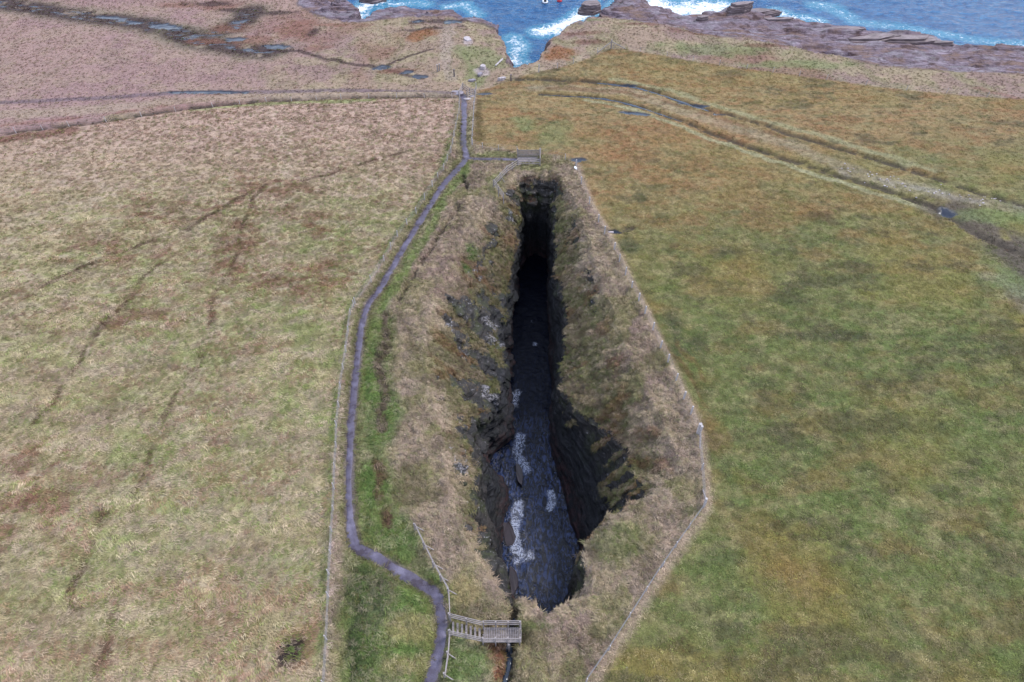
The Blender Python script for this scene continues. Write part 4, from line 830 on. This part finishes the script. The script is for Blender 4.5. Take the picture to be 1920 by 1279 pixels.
# gate, steps and slabs at the head of the path
q = P(866, 179); gz = G(*q)
t = thing('kissing_gate', (q[0], q[1], gz), 'weathered timber gate with posts and diagonal rails at the head of the path', 'gate')
gp = [P(861, 184), P(868, 168), P(881, 178), P(876, 186), P(890, 180)]
for a in gp: MB().bar((a[0], a[1], G(*a) - .3), (a[0], a[1], G(*a) + 1.2), .15, .15).build('post', m_wood, t)
for i, j in ((0, 1), (1, 2), (3, 4), (2, 4)):
    for r in (.4, .75, 1.1): a, b = gp[i], gp[j]; MB().bar((a[0], a[1], G(*a) + r), (b[0], b[1], G(*b) + r), .05, .11).build('rail', m_wood, t)
def slab(name, u, v, lx, ly, h, rot, mat, label, cat, group=None, lift=0, seed=0, n=9, zoff=0):
    """an irregular bevelled flat stone"""
    cx0, cy0 = P(u, v); gz = G(cx0, cy0) + lift + zoff; r = random.Random(seed + int(u * 7 + v)); vs = []; fs = []
    ang = sorted((k + r.uniform(-.3, .3)) * 2 * math.pi / n for k in range(n)); rr = [r.uniform(.78, 1.08) for _ in ang]; c_, s_ = math.cos(rot), math.sin(rot)
    for f_, zz in ((.92, -.35), (1, 0), (1, h * .82), (.93, h)):
        for a, q_ in zip(ang, rr):
            sq = q_ / max(abs(math.cos(a)), abs(math.sin(a))) ** .6; X_ = lx * .75 * f_ * sq * math.cos(a) / 2; Y_ = ly * .75 * f_ * sq * math.sin(a) / 2; vs.append((X_ * c_ - Y_ * s_, X_ * s_ + Y_ * c_, zz + (r.uniform(-.06, .06) * h if zz > 0 else 0)))
    for k in range(3):
        for i in range(n): fs.append((k * n + i, k * n + (i + 1) % n, (k + 1) * n + (i + 1) % n, (k + 1) * n + i))
    fs.append(tuple(range(3 * n, 4 * n))); fs.append(tuple(range(n - 1, -1, -1)))
    me = bpy.data.meshes.new(name); me.from_pydata(vs, [], fs); me.materials.append(mat); o = bpy.data.objects.new(name, me); link(o); o.location = (cx0, cy0, gz); return tag(o, label, cat, group)
slab('concrete_slab', 857, 178, 2.8, 2.0, .12, .1, m_slab, 'grey slab of paving left of the gate at the head of the path', 'slab')
slab('stone_step', 876, 187, 1.6, .8, .22, .1, m_stone, 'pale stone step under the gate', 'step')
slab('stone_slab', 884, 181, 1.3, .9, .2, .5, m_stone, 'pale tilted slab right of the gate', 'slab')
slab('pale_boulder', 906, 131, 1.2, 1.4, .5, .6, m_stone, 'bright pale boulder in the bare patch above the inlet bridge of turf', 'boulder')
slab('flat_rock', 900, 140, 1.6, .9, .3, .9, m_slab, 'grey flat rock below the bright pale boulder', 'rock')
slab('flat_rock', 885, 149, 1.7, .8, .25, .3, m_slab, 'grey rock beside the turf gully just beyond the gate', 'rock')
slab('pale_boulder', 941, 147, 1.9, .7, .45, .3, m_stone, 'long pale stone lying near the start of the upper ditch', 'boulder')
q = P(936, 123); MB().bar((q[0] - .6, q[1] - .9, G(*q) + .1), (q[0] + .6, q[1] + 1.1, G(*q) + .35), .28, .14).build('driftwood_plank', m_stone); tag(bpy.data.objects['driftwood_plank'], 'pale plank lying at the lip of the inlet cliff', 'plank')
slab('quarried_rock', 877, 88, 1.6, 2.6, .3, .3, m_stone, 'pale rock in the hollow on top of the left headland', 'rock')
slab('pale_stone', 1079, 318, .45, .9, .3, .3, m_white, 'small white stone beside the fence near the blue puddle', 'stone')
slab('culvert_stone', 1146, 432, .95, .4, .18, .0, m_stone, 'pale culvert stone set in the dark puddle by the right fence', 'stone')
q = P(980, 210)
# short marker posts near the gate
for u, v, lab in ((821, 141, 'left of two short marker posts standing close together on the heath'), (825, 140, 'right of two short marker posts standing close together on the heath'), (852, 147, 'single short dark post between the paired marker posts and the gate'), (958, 148, 'dark post at the head of the upper ditch')):
    p = P(u, v); z = G(*p); o = MB().bar((p[0], p[1], z - .3), (p[0], p[1], z + 1.15), .2, .2).bar((p[0] - .14, p[1], z + 1.16), (p[0] + .14, p[1], z + 1.16), .26, .05).build('marker_post', m_dstone if u > 850 else m_wood); tag(o, lab, 'post')
# drain grating
q = P(871, 338); z = G(*q)
# rocks of the shore: tilted flagstone stacks, each its own block
def outcrop(u, v, zlev, lx, ly, hh, rot, label, seed, tilt=.06, name='rock_outcrop', cat='rock'):
    cx0, cy0 = P(u, v, zlev); r = random.Random(seed); layers = max(3, int(hh / .32)); vs = []; fs = []; n = 40
    cuts0 = [(k * 2 * math.pi / 7 + r.uniform(-.35, .35), r.uniform(.72, 1.0)) for k in range(7)]; zb = 0; ox = oy = 0; shrink = 1.0
    for L_ in range(layers):
        th_ = hh / layers * r.uniform(.5, 1.5); z0 = zb; z1 = zb + th_; zb = z1; ox += r.uniform(-.02, .05) * lx; oy += r.uniform(-.01, .05) * ly; shrink *= r.uniform(.84, 1.0)
        cuts = [(a_ + r.uniform(-.12, .12), d_ * shrink * r.uniform(.86, 1.08)) for a_, d_ in cuts0]; b0 = len(vs); jit = [r.uniform(.965, 1.03) for _ in range(n)]
        for zz, ff in ((z0 - .12, .97), (z1 - .05, 1), (z1, .97)):
            for k in range(n):
                a_ = 2 * math.pi * k / n; rr = min(d_ / max(.05, math.cos(a_ - p_)) for p_, d_ in cuts if math.cos(a_ - p_) > .05); rr = min(rr, 1.5) * jit[k]
                X_ = ox + lx / 2 * ff * rr * math.cos(a_); Y_ = oy + ly / 2 * ff * rr * math.sin(a_); vs.append((X_, Y_, zz + tilt * X_ - tilt * 1.5 * Y_ + r.uniform(-.02, .02)))
        for k in range(2):
            for i in range(n): fs.append((b0 + k * n + i, b0 + k * n + (i + 1) % n, b0 + (k + 1) * n + (i + 1) % n, b0 + (k + 1) * n + i))
        fs.append(tuple(b0 + 2 * n + i for i in range(n))); fs.append(tuple(b0 + i for i in range(n - 1, -1, -1)))
    me = bpy.data.meshes.new(name); me.from_pydata(vs, [], fs); me.materials.append(m_flag); o = bpy.data.objects.new(name, me); link(o); o.location = (cx0, cy0, zlev - .7); o.rotation_euler = (0, 0, rot); return tag(o, label, cat)
m_flag, nt, bs, _, _ = newmat('shore_flagstone'); g = NT(nt); pos = g.node('ShaderNodeNewGeometry').outputs['Position']
sb = g.noise(g.mapping(pos, (.5, 1.2, 3.5)), .9, 7, .7, .5); c = g.ramp(sb, [(.30, (.05, .038, .042)), (.44, (.15, .11, .11)), (.58, (.24, .185, .19)), (.72, (.34, .28, .30))])
g.link(c, bs.inputs['Base Color']); bs.inputs['Roughness'].default_value = .65; g.link(g.bump(sb, 1, .3), bs.inputs['Normal'])
outcrop(1375, 26, -11.8, 9, 4.2, 2.4, .1, 'tall dark layered block standing at the left end of the right shore rocks', 1)
outcrop(1415, 26, -12.2, 12, 4.4, 1.5, .05, 'long tilted slab stepping down right of the tall dark block', 2)
outcrop(1455, 40, -12.4, 9, 2.2, 1.2, -.1, 'low pointed slab reaching into the surf right of the tall dark block', 3)
outcrop(1315, 38, -11.2, 4.5, 2.4, 1.5, .2, 'squat layered rock left of the tall dark block beside the foam', 4)
outcrop(1565, 58, -12.2, 14, 4, .9, .0, 'long low stack of flagstones at the middle of the right shore', 5)
outcrop(1625, 68, -12.2, 16, 5, 1.1, .0, 'broad stepped stack of brown flagstones at the middle of the right shore', 6)
outcrop(1700, 72, -12.2, 16, 4, 1.1, -.05, 'dark-faced ledge along the water on the right shore', 7)
outcrop(1760, 78, -12.6, 7, 2, .9, -.1, 'small ledge at the seaward end of the brown flagstone stack', 8)
outcrop(1870, 108, -12.4, 5, 1.8, 1.0, .3, 'dark tilted boulder among the wet slabs at the far right', 9)
outcrop(692, 3, -14.0, 9, 3.4, 2.2, .0, 'dark sea rock in the surf off the left headland', 10)
outcrop(1106, 16, -9, 5, 5, 1.5, .3, 'dark rock crag at the right jaw of the inlet', 11)

# reddish rock ledges at the foot of the left wall of the chasm
def ledge(u, v, lx, ly, hh, rot, label, seed):
    o = outcrop(u, v, SEA + .45, lx, ly, hh, rot, label, seed, .02, 'rock_ledge'); o.data.materials[0] = m_ledge; o.location.z = SEA - .95; return o
m_ledge = simple('wet_red_rock', (.026, .015, .017), .3, .5, 1.2, 0, (.6, .6, 3))
ledge(974, 895, 1.2, 4.0, 1.2, .12, 'long dark red rock ledge jutting into the chasm water', 21)

ledge(962, 1095, 1.1, 4.0, 1.2, .1, 'low red rock ledge at the near left corner of the chasm water', 23); ledge(951, 1000, 1.5, 3.2, .9, .2, 'red rock shelf awash in foam at the left foot of the chasm', 24)


# buoys
q = P(1022, 5, SEA); t = thing('mooring_buoy', (q[0], q[1], SEA), 'white ring buoy with a dark upright core on the sea', 'buoy')
ring = []
for k in range(25): a = 2 * math.pi * k / 24; ring.append((q[0] + .5 * math.cos(a), q[1] + .8 * math.sin(a), SEA + .25))
MB().tube(ring, .17, 8).build('ring', m_white, t, True)
MB().lathe([(.05, -.2), (.3, -.1), (.34, .25), (.22, .6), (.12, .95), (.03, 1.05)], 16, (q[0], q[1], SEA + .1)).build('core', m_black, t, True)
q = P(1049, 3, SEA); t = thing('marker_buoy', (q[0], q[1], SEA), 'red marker buoy with a white band at the top edge of the sea', 'buoy')
MB().lathe([(.1, -.5), (.45, -.3), (.6, .1), (.5, .45), (.2, .6)], 18, (q[0], q[1], SEA)).build('float', m_red, t, True)
MB().lathe([(.20, .6), (.19, 1.0)], 12, (q[0], q[1], SEA)).build('band', m_white, t, True); MB().lathe([(.05, 1.0), (.05, 1.4), (.28, 1.45), (.28, 1.75), (.04, 1.85)], 12, (q[0], q[1], SEA)).build('topmark', m_red, t, True)

# loose pale stones on the track in the right field
r = random.Random(3)
mb = MB()
for k in range(50):
    u = r.uniform(1570, 1880); v = 318 + (u - 1570) * .2 + r.gauss(0, 7); p = P(u, v); z = G(*p); s_ = r.uniform(.04, .11)
    mb.bar((p[0] - s_, p[1], z + .02), (p[0] + s_, p[1] + r.uniform(-.1, .1), z + .03), s_ * 1.6, .12)
o = mb.build('scattered_stones', m_stone); o['kind'] = 'stuff'; tag(o, 'pale stones scattered along the track in the far right field', 'stones')
